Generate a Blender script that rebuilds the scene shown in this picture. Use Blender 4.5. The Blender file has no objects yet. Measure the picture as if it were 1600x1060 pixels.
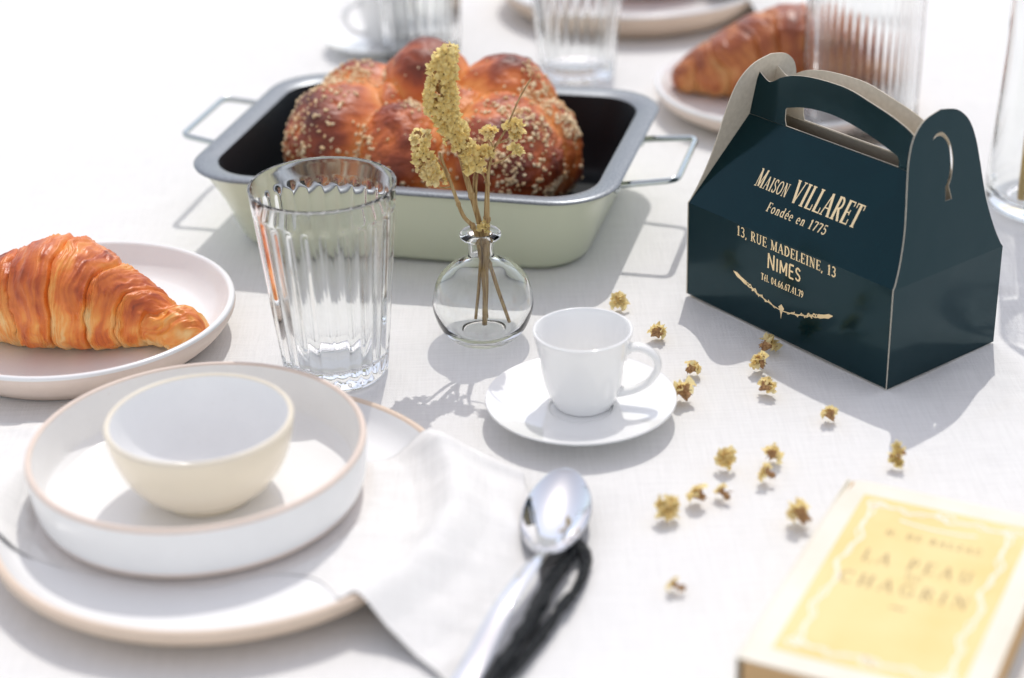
import bpy, math, random
import numpy as np
from mathutils import Vector, Matrix, noise as mnoise
from mathutils.geometry import tessellate_polygon
S = bpy.context.scene
COL = S.collection
R = math.radians
rng = np.random.default_rng(7)
random.seed(7)

# ------------------------------------------------------------------ camera
CAM_H = .571
p, ro = R(26.8759), R(-1.8403)
fw = Vector((0, math.cos(p), -math.sin(p))); rt = Vector((1, 0, 0)); up = rt.cross(fw)
rt2 = rt*math.cos(ro)+up*math.sin(ro); up2 = -rt*math.sin(ro)+up*math.cos(ro)
cd = bpy.data.cameras.new('camera'); cam = bpy.data.objects.new('camera', cd); COL.objects.link(cam)
m = Matrix((rt2, up2, -fw)).transposed().to_4x4(); m.translation = (0, 0, CAM_H)
cam.matrix_world = m
cd.sensor_width = 36; cd.lens = 65.9; cd.clip_start = .01; cd.clip_end = 200
cd.dof.use_dof = True; cd.dof.focus_distance = 1.235; cd.dof.aperture_fstop = 3.4; cd.dof.aperture_blades = 0
S.camera = cam

# ------------------------------------------------------------------ light
SUN = Vector((.14, .64, 1)).normalized()
elev = math.asin(SUN.z); az = math.atan2(SUN.x, SUN.y)
w = bpy.data.worlds.new('World'); S.world = w; w.use_nodes = True
nt = w.node_tree; bg = nt.nodes['Background']
sky = nt.nodes.new('ShaderNodeTexSky'); sky.sky_type = 'NISHITA'; sky.sun_disc = False
sky.sun_elevation = elev; sky.sun_rotation = az; sky.air_density = 1.0; sky.dust_density = 1.0; sky.ozone_density = 1.0
sky_fill = nt.nodes.new('ShaderNodeMix'); sky_fill.data_type = 'RGBA'; sky_fill.blend_type = 'ADD'; sky_fill.inputs[0].default_value = 1
sky_fill.inputs[7].default_value = (3.15, 2.60, 1.90, 1)          # even warm fill light added to the whole sky to lift the shadows
nt.links.new(sky.outputs[0], sky_fill.inputs[6]); nt.links.new(sky_fill.outputs[2], bg.inputs[0]); bg.inputs[1].default_value = .15
ld = bpy.data.lights.new('sun', 'SUN'); ld.energy = 2.0; ld.angle = R(.5); ld.color = (1, .965, .915)
sun = bpy.data.objects.new('sun', ld); COL.objects.link(sun)
sun.rotation_euler = (-SUN).to_track_quat('-Z', 'Y').to_euler(); sun.location = SUN*3
try: ld.cycles.is_caustics_light = True
except Exception: pass
S.view_settings.view_transform = 'Standard'; S.view_settings.look = 'None'
S.view_settings.exposure = -.03; S.view_settings.gamma = 1
S.render.engine = 'CYCLES'
cy = S.cycles
cy.max_bounces = 20; cy.transmission_bounces = 18; cy.glossy_bounces = 6; cy.diffuse_bounces = 5; cy.transparent_max_bounces = 12
cy.caustics_refractive = True; cy.caustics_reflective = False; cy.blur_glossy = .5
cy.sample_clamp_indirect = 6
cy.use_denoising = True

# ------------------------------------------------------------------ helpers
def tag(o, label=None, cat=None, group=None, kind=None):
    if label: o['label'] = label
    if cat: o['category'] = cat
    if group: o['group'] = group
    if kind: o['kind'] = kind
    return o
def empty(name, loc=(0, 0, 0), rz=0):
    o = bpy.data.objects.new(name, None); COL.objects.link(o); o.location = loc; o.rotation_euler = (0, 0, rz)
    o.empty_display_size = .02
    return o
def mesh(name, V, F, mats, parent=None, smooth=True, mi=None):
    me = bpy.data.meshes.new(name)
    me.from_pydata([tuple(map(float, v)) for v in V], [], [tuple(map(int, f)) for f in F])
    if not isinstance(mats, (list, tuple)): mats = [mats]
    for m_ in mats: me.materials.append(m_)
    if mi is not None: me.polygons.foreach_set('material_index', np.asarray(mi, dtype=np.int32))
    me.polygons.foreach_set('use_smooth', [smooth]*len(me.polygons))
    me.update()
    o = bpy.data.objects.new(name, me); COL.objects.link(o)
    if parent: o.parent = parent
    return o
def attr(o, name, vals):
    a = o.data.attributes.new(name, 'FLOAT', 'POINT'); a.data.foreach_set('value', np.asarray(vals, dtype=np.float32))
def sharp(o, deg=35):
    me = o.data
    import bmesh
    bm = bmesh.new(); bm.from_mesh(me)
    bmesh.ops.recalc_face_normals(bm, faces=bm.faces)
    for e in bm.edges:
        if len(e.link_faces) == 2 and e.calc_face_angle(0) > R(deg): e.smooth = False
    bm.to_mesh(me); bm.free()
class MB:
    def __init__(s): s.V = []; s.F = []; s.M = []
    def add(s, V, F, mi=0):
        b = len(s.V); s.V += [tuple(v) for v in V]; s.F += [tuple(b+i for i in f) for f in F]; s.M += [mi]*len(F)
    def tube(s, pts, rad, n=8, mi=0, closed=False, caps=True):
        pts = [Vector(q) for q in pts]; N = len(pts)
        rads = rad if isinstance(rad, (list, tuple)) else [rad]*N
        V = []; prev = None
        for i, q in enumerate(pts):
            if closed: t = pts[(i+1) % N]-pts[i-1]
            else: t = pts[min(i+1, N-1)]-pts[max(i-1, 0)]
            t.normalize()
            if prev is None:
                a = t.orthogonal().normalized()
            else:
                a = (prev-t*prev.dot(t)).normalized()
            prev = a; b = t.cross(a)
            for k in range(n):
                th = 2*math.pi*k/n
                V.append(q+(a*math.cos(th)+b*math.sin(th))*rads[i])
        F = []
        for i in range(N if closed else N-1):
            j = (i+1) % N
            for k in range(n):
                F.append((i*n+k, i*n+(k+1) % n, j*n+(k+1) % n, j*n+k))
        if not closed and caps:
            F.append(tuple(range(n-1, -1, -1))); F.append(tuple((N-1)*n+k for k in range(n)))
        s.add(V, F, mi)
    def box(s, c, d, mi=0, M=None):
        V = [(c[0]+a*d[0]/2, c[1]+b*d[1]/2, c[2]+e*d[2]/2) for a in (-1, 1) for b in (-1, 1) for e in (-1, 1)]
        if M: V = [M @ Vector(v) for v in V]
        s.add(V, [(0, 1, 3, 2), (4, 6, 7, 5), (0, 4, 5, 1), (2, 3, 7, 6), (0, 2, 6, 4), (1, 5, 7, 3)], mi)
    def blob(s, c, r, mi=0, n=6, k=4, jit=0):
        V = [(c[0], c[1], c[2]-r[2])]
        for i in range(1, k):
            ph = -math.pi/2+math.pi*i/k
            for j in range(n):
                th = 2*math.pi*j/n; q = 1+random.uniform(-jit, jit)
                V.append((c[0]+r[0]*q*math.cos(ph)*math.cos(th), c[1]+r[1]*q*math.cos(ph)*math.sin(th), c[2]+r[2]*q*math.sin(ph)))
        V.append((c[0], c[1], c[2]+r[2])); T = len(V)-1; F = []
        for j in range(n):
            F.append((0, 1+(j+1) % n, 1+j)); F.append((T, T-n+j, T-n+(j+1) % n))
            for i in range(k-2):
                a = 1+i*n; F.append((a+j, a+(j+1) % n, a+n+(j+1) % n, a+n+j))
        s.add(V, F, mi)
    def build(s, name, mats, parent=None, smooth=True):
        return mesh(name, s.V, s.F, mats, parent, smooth, s.M)
def grid(V, nu, nv, wrapu=False, wrapv=False):
    F = []
    for i in range(nu if wrapu else nu-1):
        for j in range(nv if wrapv else nv-1):
            F.append((i*nv+j, ((i+1) % nu)*nv+j, ((i+1) % nu)*nv+(j+1) % nv, i*nv+(j+1) % nv))
    return F
def lathe(name, prof, mat, parent=None, n=128, caps=(False, False), rfun=None, sharp_deg=None):
    V = []; F = []
    P = len(prof)
    for i in range(n):
        th = 2*math.pi*i/n; c, s_ = math.cos(th), math.sin(th)
        for j, (r, z) in enumerate(prof):
            rr = rfun(r, z, th, j) if rfun else r
            V.append((rr*c, rr*s_, z))
    F = grid(V, n, P, wrapu=True)
    o = mesh(name, V, F, mat, parent)
    import bmesh
    bm = bmesh.new(); bm.from_mesh(o.data)
    bmesh.ops.remove_doubles(bm, verts=bm.verts, dist=1e-6)
    bmesh.ops.recalc_face_normals(bm, faces=bm.faces)
    if sharp_deg:
        for e in bm.edges:
            if len(e.link_faces) == 2 and e.calc_face_angle(0) > R(sharp_deg): e.smooth = False
    bm.to_mesh(o.data); bm.free()
    return o
def smoothprof(pts, k=6):
    """Catmull-Rom through the points"""
    P = [np.array(q, float) for q in pts]; out = []
    for i in range(len(P)-1):
        a, b, c, d = P[max(i-1, 0)], P[i], P[i+1], P[min(i+2, len(P)-1)]
        for t in np.linspace(0, 1, k, endpoint=False):
            out.append(tuple(.5*((2*b)+(-a+c)*t+(2*a-5*b+4*c-d)*t*t+(-a+3*b-3*c+d)*t**3)))
    out.append(tuple(P[-1]))
    return out
_L = rng.random((64, 64, 64))
def vn(x, y, z):
    xi, yi, zi = np.floor(x).astype(int), np.floor(y).astype(int), np.floor(z).astype(int)
    fx, fy, fz = x-xi, y-yi, z-zi
    fx, fy, fz = [t*t*(3-2*t) for t in (fx, fy, fz)]
    g = lambda a, b, c: _L[(xi+a) % 64, (yi+b) % 64, (zi+c) % 64]
    l = lambda a, b, t: a+(b-a)*t
    return l(l(l(g(0, 0, 0), g(1, 0, 0), fx), l(g(0, 1, 0), g(1, 1, 0), fx), fy),
             l(l(g(0, 0, 1), g(1, 0, 1), fx), l(g(0, 1, 1), g(1, 1, 1), fx), fy), fz)*2-1
def fbm(x, y, z, o=4):
    s_ = 0; a = 1
    for i in range(o):
        s_ = s_+a*vn(x*2**i+i*7.3, y*2**i+i*3.1, z*2**i); a *= .5
    return s_
# materials
def mat(name, base, rough=.5, metal=0, spec=.5, coat=0, coat_rough=.05, trans=0, ior=1.5, sss=0, sheen=0):
    m_ = bpy.data.materials.new(name); m_.use_nodes = True; b = m_.node_tree.nodes['Principled BSDF']
    b.inputs['Base Color'].default_value = (*base, 1); b.inputs['Roughness'].default_value = rough
    b.inputs['Metallic'].default_value = metal; b.inputs['Specular IOR Level'].default_value = spec
    b.inputs['Coat Weight'].default_value = coat; b.inputs['Coat Roughness'].default_value = coat_rough
    b.inputs['Transmission Weight'].default_value = trans; b.inputs['IOR'].default_value = ior
    if sss: b.inputs['Subsurface Weight'].default_value = sss; b.inputs['Subsurface Radius'].default_value = (.004, .002, .001); b.inputs['Subsurface Scale'].default_value = 1
    b.inputs['Sheen Weight'].default_value = sheen
    return m_
def N(m_, t, **kw):
    n = m_.node_tree.nodes.new(t)
    for k, v in kw.items(): setattr(n, k, v)
    return n
def LK(m_, a, b): m_.node_tree.links.new(a, b)
def P_(m_): return m_.node_tree.nodes['Principled BSDF']
def noise_node(m_, scale, detail=4, rough=.5, coord='Object', vec=None):
    n = N(m_, 'ShaderNodeTexNoise'); n.inputs['Scale'].default_value = scale; n.inputs['Detail'].default_value = detail
    n.inputs['Roughness'].default_value = rough
    if vec is None:
        tc = N(m_, 'ShaderNodeTexCoord'); vec = tc.outputs[coord]
    LK(m_, vec, n.inputs['Vector'])
    return n
def ramp(m_, src, stops):
    r = N(m_, 'ShaderNodeValToRGB'); e = r.color_ramp.elements
    while len(e) < len(stops): e.new(.5)
    for k, (q, c) in enumerate(stops): e[k].position = q; e[k].color = (*c, 1) if len(c) == 3 else c
    LK(m_, src, r.inputs[0]); return r
def bump(m_, src, strength, dist, prev=None):
    b = N(m_, 'ShaderNodeBump'); b.inputs['Strength'].default_value = strength; b.inputs['Distance'].default_value = dist
    LK(m_, src, b.inputs['Height'])
    if prev is not None: LK(m_, prev.outputs[0], b.inputs['Normal'])
    LK(m_, b.outputs[0], P_(m_).inputs['Normal']); return b

# ------------------------------------------------------------------ materials
def linen(name, c1, c2, scale=1.0, coord='Object'):
    M_ = mat(name, c1, .9, spec=.15, sheen=.1)
    tc = N(M_, 'ShaderNodeTexCoord')
    wx = N(M_, 'ShaderNodeTexWave'); wx.bands_direction = 'X'; wx.inputs['Scale'].default_value = 420*scale; wx.inputs['Distortion'].default_value = 1.2
    wx.inputs['Detail'].default_value = 2; wx.inputs['Detail Scale'].default_value = .4
    wy = N(M_, 'ShaderNodeTexWave'); wy.bands_direction = 'Y'; wy.inputs['Scale'].default_value = 420*scale; wy.inputs['Distortion'].default_value = 1.2
    wy.inputs['Detail'].default_value = 2; wy.inputs['Detail Scale'].default_value = .4
    for q in (wx, wy): LK(M_, tc.outputs[coord], q.inputs['Vector'])
    ad = N(M_, 'ShaderNodeMath', operation='ADD'); LK(M_, wx.outputs['Fac'], ad.inputs[0]); LK(M_, wy.outputs['Fac'], ad.inputs[1])
    # slubs: noise stretched along each thread direction
    outs = []
    for sc in ((30, 500, 1), (500, 30, 1)):
        mp = N(M_, 'ShaderNodeMapping'); mp.inputs['Scale'].default_value = [q*scale for q in sc]; LK(M_, tc.outputs[coord], mp.inputs['Vector'])
        outs.append(noise_node(M_, 1, 3, vec=mp.outputs[0]))
    ad2 = N(M_, 'ShaderNodeMath', operation='ADD'); LK(M_, outs[0].outputs[0], ad2.inputs[0]); LK(M_, outs[1].outputs[0], ad2.inputs[1])
    hf = N(M_, 'ShaderNodeMath', operation='MULTIPLY'); hf.inputs[1].default_value = .5; LK(M_, ad2.outputs[0], hf.inputs[0])
    r = ramp(M_, hf.outputs[0], [(.35, c2), (.6, c1)]); LK(M_, r.outputs[0], P_(M_).inputs['Base Color'])
    b1 = bump(M_, ad.outputs[0], .35, .0003)
    b2 = bump(M_, ad2.outputs[0], .5, .0006, b1)
    big = noise_node(M_, 9, 4, .55); bump(M_, big.outputs[0], .35, .006, b2)
    return M_
CLOTH = linen('white_linen', (.835, .83, .815), (.78, .775, .76))
NAPK = linen('napkin_linen', (.85, .84, .82), (.79, .78, .76))
def ceramic(name, base, rough=.2, speck=0, coat=.0, var=.04):
    M_ = mat(name, base, rough, spec=.5, coat=coat)
    n = noise_node(M_, 35, 5, .6); r = ramp(M_, n.outputs[0], [(.3, tuple(c*(1-var) for c in base)), (.7, base)])
    col = r.outputs[0]
    if speck:
        v = noise_node(M_, 900, 1, .5); r2 = ramp(M_, v.outputs[0], [(.70, (1, 1, 1)), (.76, (.62, .5, .4))])
        mx = N(M_, 'ShaderNodeMix', data_type='RGBA', blend_type='MULTIPLY'); mx.inputs[0].default_value = speck
        LK(M_, col, mx.inputs[6]); LK(M_, r2.outputs[0], mx.inputs[7]); col = mx.outputs[2]
    LK(M_, col, P_(M_).inputs['Base Color'])
    nb = noise_node(M_, 60, 3, .5); bump(M_, nb.outputs[0], .08, .001)
    return M_
GLAZE = ceramic('white_glaze', (.85, .85, .845), .22, .25)
CLAY = ceramic('bare_clay', (.76, .61, .48), .55, .4, var=.1)
CLAYPINK = ceramic('pink_clay', (.78, .65, .56), .5, .3, var=.08)
BUTTER = ceramic('cream_glaze', (.87, .775, .62), .25, .15)
BUTTERRIM = ceramic('cream_rim', (.84, .76, .62), .3, .2)
PORC = mat('porcelain', (.88, .88, .87), .08, spec=.5, coat=.5)
GLASS = mat('clear_glass', (.985, .995, .99), 0.0, trans=1, ior=1.38)
GREENW = mat('sage_enamel', (.60, .635, .475), .28, coat=.4, coat_rough=.1)
_n = noise_node(GREENW, 4, 2); bump(GREENW, _n.outputs[0], .05, .01)
RIMG = mat('grey_nonstick_rim', (.20, .22, .24), .36, metal=.55)
_n = noise_node(RIMG, 900, 2); _r = ramp(RIMG, _n.outputs[0], [(.3, (.15, .165, .18)), (.7, (.27, .29, .31))]); LK(RIMG, _r.outputs[0], P_(RIMG).inputs['Base Color']); bump(RIMG, _n.outputs[0], .15, .0003)
BLACKN = mat('black_nonstick', (.006, .009, .012), .5, spec=.3)
CHROME = mat('chrome_wire', (.50, .54, .54), .09, metal=1)
STEEL = mat('polished_steel', (.80, .81, .83), .045, metal=1)
CARD = mat('dark_green_card', (.0006, .0120, .0160), .14, spec=.42); P_(CARD).inputs['Specular Tint'].default_value = (.42, .80, .92, 1)
_n = noise_node(CARD, 11, 3, .5); bump(CARD, _n.outputs[0], .22, .006)
CREAM = mat('cream_card', (.66, .60, .50), .7, spec=.2)
_n = noise_node(CREAM, 300, 3); _r = ramp(CREAM, _n.outputs[0], [(.3, (.60, .545, .45)), (.7, (.68, .62, .52))]); LK(CREAM, _r.outputs[0], P_(CREAM).inputs['Base Color'])
FOIL = mat('gold_foil', (1.0, .78, .46), .36, metal=.6, spec=.7)
PAPER = mat('ivory_cover', (.80, .76, .66), .6, spec=.3)
_n = noise_node(PAPER, 25, 5, .6); _r = ramp(PAPER, _n.outputs[0], [(.3, (.76, .71, .59)), (.65, (.81, .775, .68))]); LK(PAPER, _r.outputs[0], P_(PAPER).inputs['Base Color'])
YELLOW = mat('yellow_print', (.82, .68, .34), .6, spec=.3)
_n = noise_node(YELLOW, 18, 5, .6); _r = ramp(YELLOW, _n.outputs[0], [(.3, (.78, .59, .24)), (.6, (.81, .66, .32))]); LK(YELLOW, _r.outputs[0], P_(YELLOW).inputs['Base Color'])
INK = mat('faded_brown_ink', (.38, .26, .13), .7)
WHITEINK = mat('ivory_print', (.82, .79, .68), .6)
PAGES = mat('aged_page_edges', (.62, .42, .22), .85, spec=.1)
_tc = N(PAGES, 'ShaderNodeTexCoord'); _mp = N(PAGES, 'ShaderNodeMapping'); _mp.inputs['Scale'].default_value = (3, 3, 1500)
LK(PAGES, _tc.outputs['Object'], _mp.inputs['Vector']); _n = noise_node(PAGES, 1, 3, vec=_mp.outputs[0])
_r = ramp(PAGES, _n.outputs[0], [(.3, (.48, .29, .13)), (.7, (.68, .48, .27))]); LK(PAGES, _r.outputs[0], P_(PAGES).inputs['Base Color']); bump(PAGES, _n.outputs[0], .4, .0004)
STEM = mat('dried_stem', (.36, .25, .12), .7, spec=.25)
_tc = N(STEM, 'ShaderNodeTexCoord'); _mp = N(STEM, 'ShaderNodeMapping'); _mp.inputs['Scale'].default_value = (900, 900, 60)
LK(STEM, _tc.outputs['Object'], _mp.inputs['Vector']); _n = noise_node(STEM, 1, 4, vec=_mp.outputs[0])
_r = ramp(STEM, _n.outputs[0], [(.3, (.20, .12, .05)), (.55, (.40, .27, .12)), (.75, (.50, .40, .22))]); LK(STEM, _r.outputs[0], P_(STEM).inputs['Base Color']); bump(STEM, _n.outputs[0], .6, .0004)
def petal_mat(name, c1, c2):
    M_ = mat(name, c1, .75, spec=.2)
    n = noise_node(M_, 260, 4, .6); r = ramp(M_, n.outputs[0], [(.32, c2), (.55, c1)]); LK(M_, r.outputs[0], P_(M_).inputs['Base Color'])
    bump(M_, n.outputs[0], .5, .0004)
    # papery: a little light passes through
    tr = N(M_, 'ShaderNodeBsdfTranslucent'); LK(M_, r.outputs[0], tr.inputs[0]); mx = N(M_, 'ShaderNodeMixShader'); mx.inputs[0].default_value = .62
    out = M_.node_tree.nodes['Material Output']; LK(M_, P_(M_).outputs[0], mx.inputs[1]); LK(M_, tr.outputs[0], mx.inputs[2]); LK(M_, mx.outputs[0], out.inputs[0])
    return M_
PETAL = petal_mat('papery_yellow', (1, .87, .44), (.97, .77, .30))
PETALP = petal_mat('papery_pale_yellow', (1, .88, .50), (.97, .76, .34))
CALYX = mat('dry_calyx', (.27, .15, .07), .8, spec=.2)
_n = noise_node(CALYX, 500, 3); _r = ramp(CALYX, _n.outputs[0], [(.3, (.24, .12, .06)), (.6, (.48, .29, .14)), (.8, (.6, .44, .26))]); LK(CALYX, _r.outputs[0], P_(CALYX).inputs['Base Color'])
POD = mat('black_pod', (.003, .005, .007), .34, spec=.3)
_n = noise_node(POD, 260, 4, .6); bump(POD, _n.outputs[0], 1, .004)
STRAW = mat('gold_straw', (.72, .48, .14), .3, metal=.5)
SEED = mat('toasted_sugar_grain', (.76, .58, .36), .55, spec=.4, sss=0)
_n = noise_node(SEED, 120, 2); _r = ramp(SEED, _n.outputs[0], [(.3, (.72, .42, .18)), (.6, (.90, .72, .46))]); LK(SEED, _r.outputs[0], P_(SEED).inputs['Base Color'])
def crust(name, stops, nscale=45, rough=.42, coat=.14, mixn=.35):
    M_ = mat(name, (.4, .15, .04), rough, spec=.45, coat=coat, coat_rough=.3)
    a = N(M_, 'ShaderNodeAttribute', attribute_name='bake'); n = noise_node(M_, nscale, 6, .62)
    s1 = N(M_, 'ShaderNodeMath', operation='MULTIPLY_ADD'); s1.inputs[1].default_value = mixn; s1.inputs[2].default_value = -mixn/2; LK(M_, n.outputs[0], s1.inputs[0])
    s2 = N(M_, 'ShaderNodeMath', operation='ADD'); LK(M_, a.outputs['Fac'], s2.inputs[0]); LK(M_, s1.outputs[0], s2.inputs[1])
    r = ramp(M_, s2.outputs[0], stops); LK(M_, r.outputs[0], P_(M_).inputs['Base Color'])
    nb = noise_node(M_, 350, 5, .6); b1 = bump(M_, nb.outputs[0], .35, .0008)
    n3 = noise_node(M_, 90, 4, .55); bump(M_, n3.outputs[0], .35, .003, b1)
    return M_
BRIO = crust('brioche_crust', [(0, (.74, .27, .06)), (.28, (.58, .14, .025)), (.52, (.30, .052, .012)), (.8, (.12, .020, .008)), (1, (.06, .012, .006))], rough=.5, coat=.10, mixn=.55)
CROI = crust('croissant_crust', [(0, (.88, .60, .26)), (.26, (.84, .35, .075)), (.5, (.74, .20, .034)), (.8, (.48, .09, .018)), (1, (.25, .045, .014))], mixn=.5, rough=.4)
CROID = crust('croissant_crust_dark', [(0, (.66, .32, .11)), (.3, (.52, .17, .045)), (.6, (.34, .08, .022)), (1, (.18, .035, .014))], mixn=.4)

GROUND = mat('unseen_pale_ground', (.42, .40, .37), .85)
_n = noise_node(GROUND, 3, 6, .6); _r = ramp(GROUND, _n.outputs[0], [(.3, (.36, .34, .31)), (.7, (.46, .44, .41))]); LK(GROUND, _r.outputs[0], P_(GROUND).inputs['Base Color'])
gnd = mesh('ground', [(-60, -60, -.76), (60, -60, -.76), (60, 60, -.76), (-60, 60, -.76)], [(0, 1, 2, 3)], GROUND); tag(gnd, 'unseen pale ground added below the table to reflect light', kind='structure')  # out-of-view plane added so glass rims and horizon pick up light
# ------------------------------------------------------------------ table cloth
def cloth_z(x, y):
    z = -.0016+.0016*fbm(x*3.5, y*3.5, x*0+2., 3)
    # soft pressed creases on the right side
    d = np.exp(-((x-.36)/.10)**2-((y-1.05)/.16)**2)
    z = z+d*.0045*vn(x*18+y*9, y*26-x*12, x*0)+d*.0020*np.abs(vn(x*30-y*25, y*38+x*20, x*0+9))
    wr = 1-np.abs(vn(x*7+y*5+1.5*vn(x*3, y*3, x*0), y*8-x*5, x*0+21)); z = z+.0011*np.clip(wr-.55, 0, 1)**1.5*2+.00035*fbm(x*22, y*22, x*0+33, 3)
    dr = np.exp(-((x-.36)/.09)**2-((y-1.12)/.14)**2); wq = 1-np.abs(vn(x*26-y*16, y*20+x*22, x*0+44)); z = z+dr*.0030*np.clip(wq-.5, 0, 1)
    d2 = np.exp(-((x+.02)/.16)**2-((y-.86)/.14)**2)
    z = z+d2*.0007*vn(x*10, y*30, x*0+5)
    return np.minimum(z, -.0001)
xs = np.r_[np.linspace(-1.9, -.62, 20), np.linspace(-.6, .6, 380), np.linspace(.62, 1.9, 20)]
ys = np.r_[np.linspace(.2, .64, 10), np.linspace(.65, 2.0, 430), np.linspace(2.02, 3.8, 24)]
nx, ny = len(xs), len(ys)
X, Y = np.meshgrid(xs, ys, indexing='ij')
Z = cloth_z(X, Y)
tc_ = mesh('tablecloth', np.stack([X.ravel(), Y.ravel(), Z.ravel()], 1), [f for f in grid(None, nx, ny)], CLOTH)
tag(tc_, 'white linen tablecloth spread under all the dishes', 'tablecloth')

# ------------------------------------------------------------------ stoneware
def plate(name, loc, Rr, h, label, cat, outer, rimmat, group=None, base_r=None, floor=.0075, th=.0045, flare=.7, foot=None):
    t = empty(name, loc); tag(t, label, cat, group)
    br = base_r or Rr*.72
    inner = smoothprof([(.0005, floor), (br*.6, floor), (br*.9, floor+.0002), (br, floor+.0012), (br+(Rr-th-br)*.55, floor+(h-floor)*.38), (Rr-th, h-.0012)], 7)
    rim = smoothprof([(Rr-th, h-.0012), (Rr-th*.75, h-.0002), (Rr-th*.4, h), (Rr-th*.08, h-.0008), (Rr, h-.0024)], 4)
    out_ = smoothprof([(Rr, h-.0024), (Rr-.0006, h*.72), (br+(Rr-br)*.62, h*.38), (br+.001, .0018)], 7)
    ft = [(br+.001, .0018), (br-.0005, .0002), (br-.004, 0), (br-.0055, .0014), (.0005, .0014)]
    lathe('dish', inner, GLAZE, t); lathe('rim', rim, rimmat, t); lathe('outer_wall', out_, outer, t); lathe('foot', ft, foot or outer, t)
    return t
plate('dinner_plate', (-.164, .902, .0005), .131, .0205, 'large beige rimmed dinner plate half covered by a napkin at lower left', 'plate', CLAY, CLAY, 'stoneware plates', base_r=.112)
plate('side_plate', (-.2942, 1.1467, .0005), .1068, .0265, 'white glazed plate carrying the orange croissant at the left edge', 'plate', CLAYPINK, GLAZE, 'stoneware plates', base_r=.088)
# deep plate
t = empty('deep_plate', (-.1801, .9233, .0105)); tag(t, 'deep white plate with straight sides and pinkish rim holding the cream bowl', 'plate', 'stoneware plates')
H0 = .0357
lathe('dish', smoothprof([(.0005, .0055), (.05, .0055), (.078, .0058), (.086, .0085), (.0895, .014), (.0922, H0-.0012)], 7), GLAZE, t)
lathe('rim', smoothprof([(.0922, H0-.0012), (.093, H0-.0002), (.0942, H0), (.0955, H0-.0007), (.0959, H0-.0022)], 4), CLAYPINK, t)
lathe('outer_wall', smoothprof([(.0959, H0-.0022), (.0952, .022), (.0942, .012), (.0925, .0062)], 5), GLAZE, t)
lathe('foot', smoothprof([(.0925, .0062), (.0905, .0028), (.087, .0006), (.083, 0)], 4)+[(.081, .0018), (.0005, .0018)], CLAYPINK, t)
# bowl
def bowl(loc):
    t = empty('bowl', loc); tag(t, 'small cream glazed bowl with white inside standing in the deep plate', 'bowl')
    h = .0495; r = .0528
    lathe('inside', smoothprof([(.0005, .0050), (.020, .0055), (.0335, .0105), (.0425, .020), (.0478, .0335), (r-.0032, h-.001)], 8), GLAZE, t)
    lathe('rim', smoothprof([(r-.0032, h-.001), (r-.0022, h), (r-.0010, h-.0002), (r, h-.0018)], 4), BUTTERRIM, t)
    lathe('outer_wall', smoothprof([(r, h-.0018), (.0508, .036), (.046, .022), (.038, .0105), (.030, .0045), (.0275, .0015)], 8), BUTTER, t)
    lathe('foot', [(.0275, .0015), (.0268, 0), (.0235, 0), (.0225, .0018), (.0005, .0018)], BUTTERRIM, t)
bowl((-.1757, .9141, .0163))

# napkin
BC = (-.164, .902)
def supp(x, y):
    d = np.hypot(x-BC[0], y-BC[1])
    z = np.interp(d, [0, .108, .116, .124, .1275, .131, .136, .150, .172, .2], [.0082, .0082, .0120, .0195, .0222, .0222, .0205, .0105, .0030, .0012])
    return z
topc = [(-.47, 1.03), (-.40, 1.035), (-.31, 1.03), (-.27, 1.015), (-.20, .995), (-.13, .975), (-.088, .955), (-.055, .966), (-.03, .968), (.004, .943)]
botc = [(-.47, .955), (-.36, .915), (-.2856, .8736), (-.2461, .8525), (-.2091, .8381), (-.1669, .8297), (-.134, .8399), (-.108, .834), (-.0909, .8079), (-.0632, .7811), (-.0367, .7504), (-.012, .712)]
def resample(P, n):
    P = np.array(smoothprof(P, 8)); d = np.r_[0, np.cumsum(np.hypot(*np.diff(P, axis=0).T))]; t_ = np.linspace(0, d[-1], n)
    return np.stack([np.interp(t_, d, P[:, 0]), np.interp(t_, d, P[:, 1])], 1)
nu, nv = 200, 110
T_, B_ = resample(topc, nu), resample(botc, nu)
vv = np.linspace(0, 1, nv)
NX = B_[:, None, 0]*(1-vv)+T_[:, None, 0]*vv; NY = B_[:, None, 1]*(1-vv)+T_[:, None, 1]*vv
NX = NX+.014*np.sin(np.pi*vv)[None, :]*np.linspace(0, 1, nu)[:, None]**6
bump_ = fbm(NX*14, NY*22, NX*0+1, 3)
under = np.hypot(NX+.1801, NY-.9233) < .097
edge_ = np.clip(np.minimum(np.minimum(vv[None, :]+.0, 1-vv[None, :]), np.linspace(1, 0, nu)[:, None])/.08, 0, 1)
fold = (.0001+.0020*np.clip(bump_+.2, 0, 2)*edge_)+.0035*np.exp(-((NY-.955+.25*(NX+.05))/.006)**2)*np.clip((NX+.10)*14, 0, 1)
fold += .003*np.exp(-((NY-.905+.5*(NX+.05))/.012)**2)*np.clip((NX+.08)*14, 0, 1)
fold += .0002*np.exp(-((NY-(.848+.02*np.sin(NX*30)))/.006)**2)*(NX < -.1)
NZ = supp(NX, NY)-.0010*(np.hypot(NX-BC[0], NY-BC[1]) > .19)+np.where(under, 0, fold+.0010*np.clip(fbm(NX*40, NY*60+NX*20, NX*0+4, 2), 0, 1)*edge_)
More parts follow.
